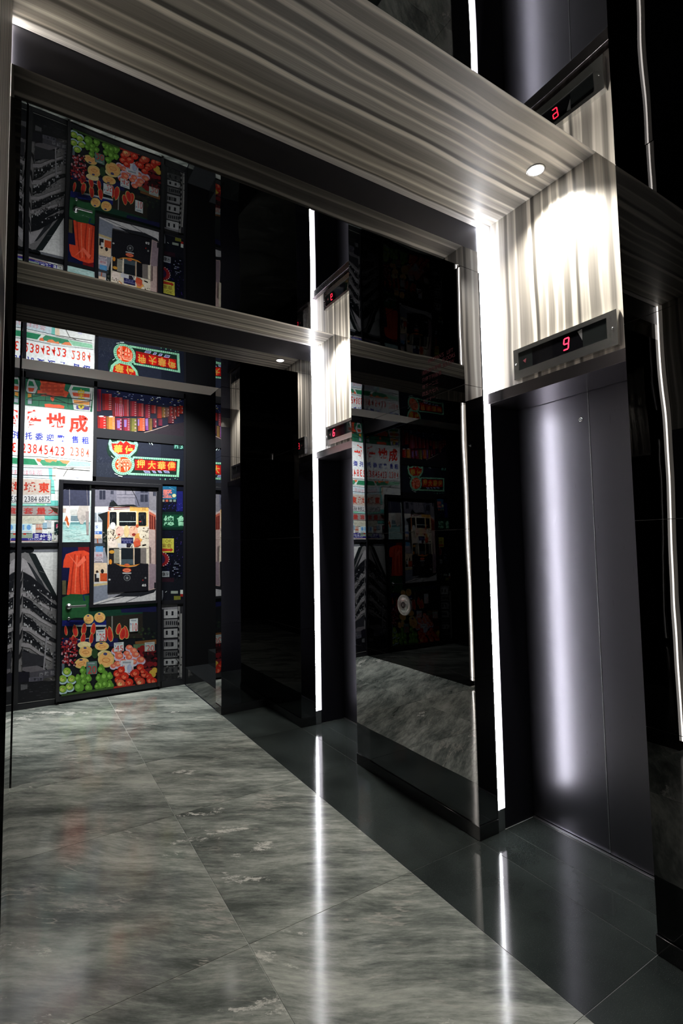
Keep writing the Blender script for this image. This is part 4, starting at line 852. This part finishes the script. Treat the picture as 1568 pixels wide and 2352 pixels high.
# advert: splashes of orange and pink
for u, v, a, b, c in ((490, 720, 60, 80, (240, 196, 180)), (690, 720, 70, 80, (238, 186, 160)), (590, 720, 40, 90, (236, 206, 150)), (700, 770, 30, 22, (150, 50, 46)), (478, 770, 18, 14, (150, 50, 46)), (770, 820, 60, 70, (236, 170, 90)), (750, 640, 24, 26, (206, 96, 60)), (380, 900, 70, 80, (244, 226, 214)), (750, 890, 50, 70, (224, 120, 90)), (830, 780, 50, 60, (244, 230, 206))): p.el(u, v, a, b, c)
p.line([(430, 830), (480, 800)], 16, (224, 150, 90)); p.line([(700, 700), (720, 650)], 10, (206, 130, 80)); p.line([(440, 690), (470, 660)], 6, (90, 60, 60)); p.line([(640, 670), (670, 655)], 6, (90, 60, 60))
for _ in range(30): u = rnd.uniform(310, 420); v = rnd.uniform(670, 860); p.el(u, v, rnd.uniform(4, 9), rnd.uniform(4, 12), (60, 40, 36), 7)
for _ in range(16): u = rnd.uniform(830, 915); v = rnd.uniform(670, 830); p.line([(u, v), (u+rnd.uniform(5, 24), v-rnd.uniform(0, 10))], 7, (70, 50, 44))
p.line([(825, 930), (885, 918)], 14, (30, 26, 26)); p.rect(460, 900, 590, 985, (206, 206, 214)); p.p([(590, 880), (670, 880), (680, 985), (590, 960)], (44, 40, 50)); p.p([(690, 880), (790, 850), (800, 930), (710, 965)], (214, 90, 60)); p.line([(610, 895), (680, 905), (640, 985)], 11, (226, 226, 226))
p.rect(510, 815, 690, 905, (40, 40, 90)); p.text('Shaukeiwan', 518, 832, 680, 862, (150, 150, 190)); p.text('筲箕灣', 540, 868, 660, 898, (120, 124, 170)); p.line([(508, 820), (692, 820)], 7, (30, 30, 40))
p.p([(325, 975), (480, 965), (485, 1220), (325, 1222)], (40, 36, 36)); p.rect(400, 985, 482, 1200, (150, 146, 132)); p.el(370, 1030, 40, 26, (206, 150, 60)); p.el(350, 1180, 22, 40, (220, 140, 50)); p.rect(510, 970, 690, 1222, (28, 34, 40)); p.rect(510, 1140, 690, 1222, (70, 84, 92)); p.rect(710, 965, 885, 1215, (26, 26, 30)); p.p([(800, 970), (885, 975), (885, 1210), (800, 1200)], (124, 116, 112)); p.line([(697, 965), (695, 1225)], 10, (206, 170, 140)); p.line([(320, 968), (915, 968)], 7, (206, 196, 180))
p.p([(310, 1222), (420, 1205), (500, 1250), (600, 1270), (720, 1250), (800, 1210), (915, 1205), (915, 1610), (305, 1645)], (26, 26, 32)); p.p([(420, 1205), (500, 1243), (620, 1262), (740, 1240), (790, 1208), (700, 1228), (620, 1235), (500, 1222)], (214, 140, 60)); p.el(595, 1228, 42, 22, (206, 100, 60))
for i in range(12):
    for j in range(5): p.el(345+i*48+(j % 2)*24, 1300+j*46, 5, 5, (50, 50, 58), 6, 0, .1)
p.el(595, 1305, 66, 32, (206, 76, 44)); p.el(595, 1305, 54, 22, (236, 150, 120)); p.el(595, 1305, 44, 13, (206, 86, 60)); p.rect(530, 1340, 660, 1357, (190, 190, 190)); p.el(598, 1418, 50, 48, (120, 122, 126)); p.el(598, 1418, 42, 40, (30, 32, 36)); p.el(598, 1420, 28, 28, (70, 72, 76)); p.line([(598, 1410), (598, 1432)], 9, (220, 220, 220))
p.el(335, 1445, 17, 13, (190, 190, 190)); p.el(874, 1420, 14, 14, (130, 130, 130)); p.el(835, 1453, 10, 10, (150, 40, 36)); p.text('65', 822, 1510, 885, 1548, (220, 220, 220), .03)
p.build('photo_print', dt)
# handle
cx, cz = at(158, 1393, YD-.01)
h = MB().lathe([(.026, 0), (.026, .006), (.022, .010), (.010, .011), (.0095, .045)], (cx, YD-.002, cz), (0, -1, 0), n=32).build('handle', 'steel', dt)
mb = MB(); mb.box(cx-.010, cx+.145, YD-.055, YD-.041, cz-.011, cz+.010); mb.build('lever', 'steel', h, bevel=.004)
k = MB().lathe([(.014, 0), (.014, .004), (.010, .006)], (cx+.002, YD-.002, cz-.115), (0, -1, 0), n=24).build('keyhole', 'steel', dt)
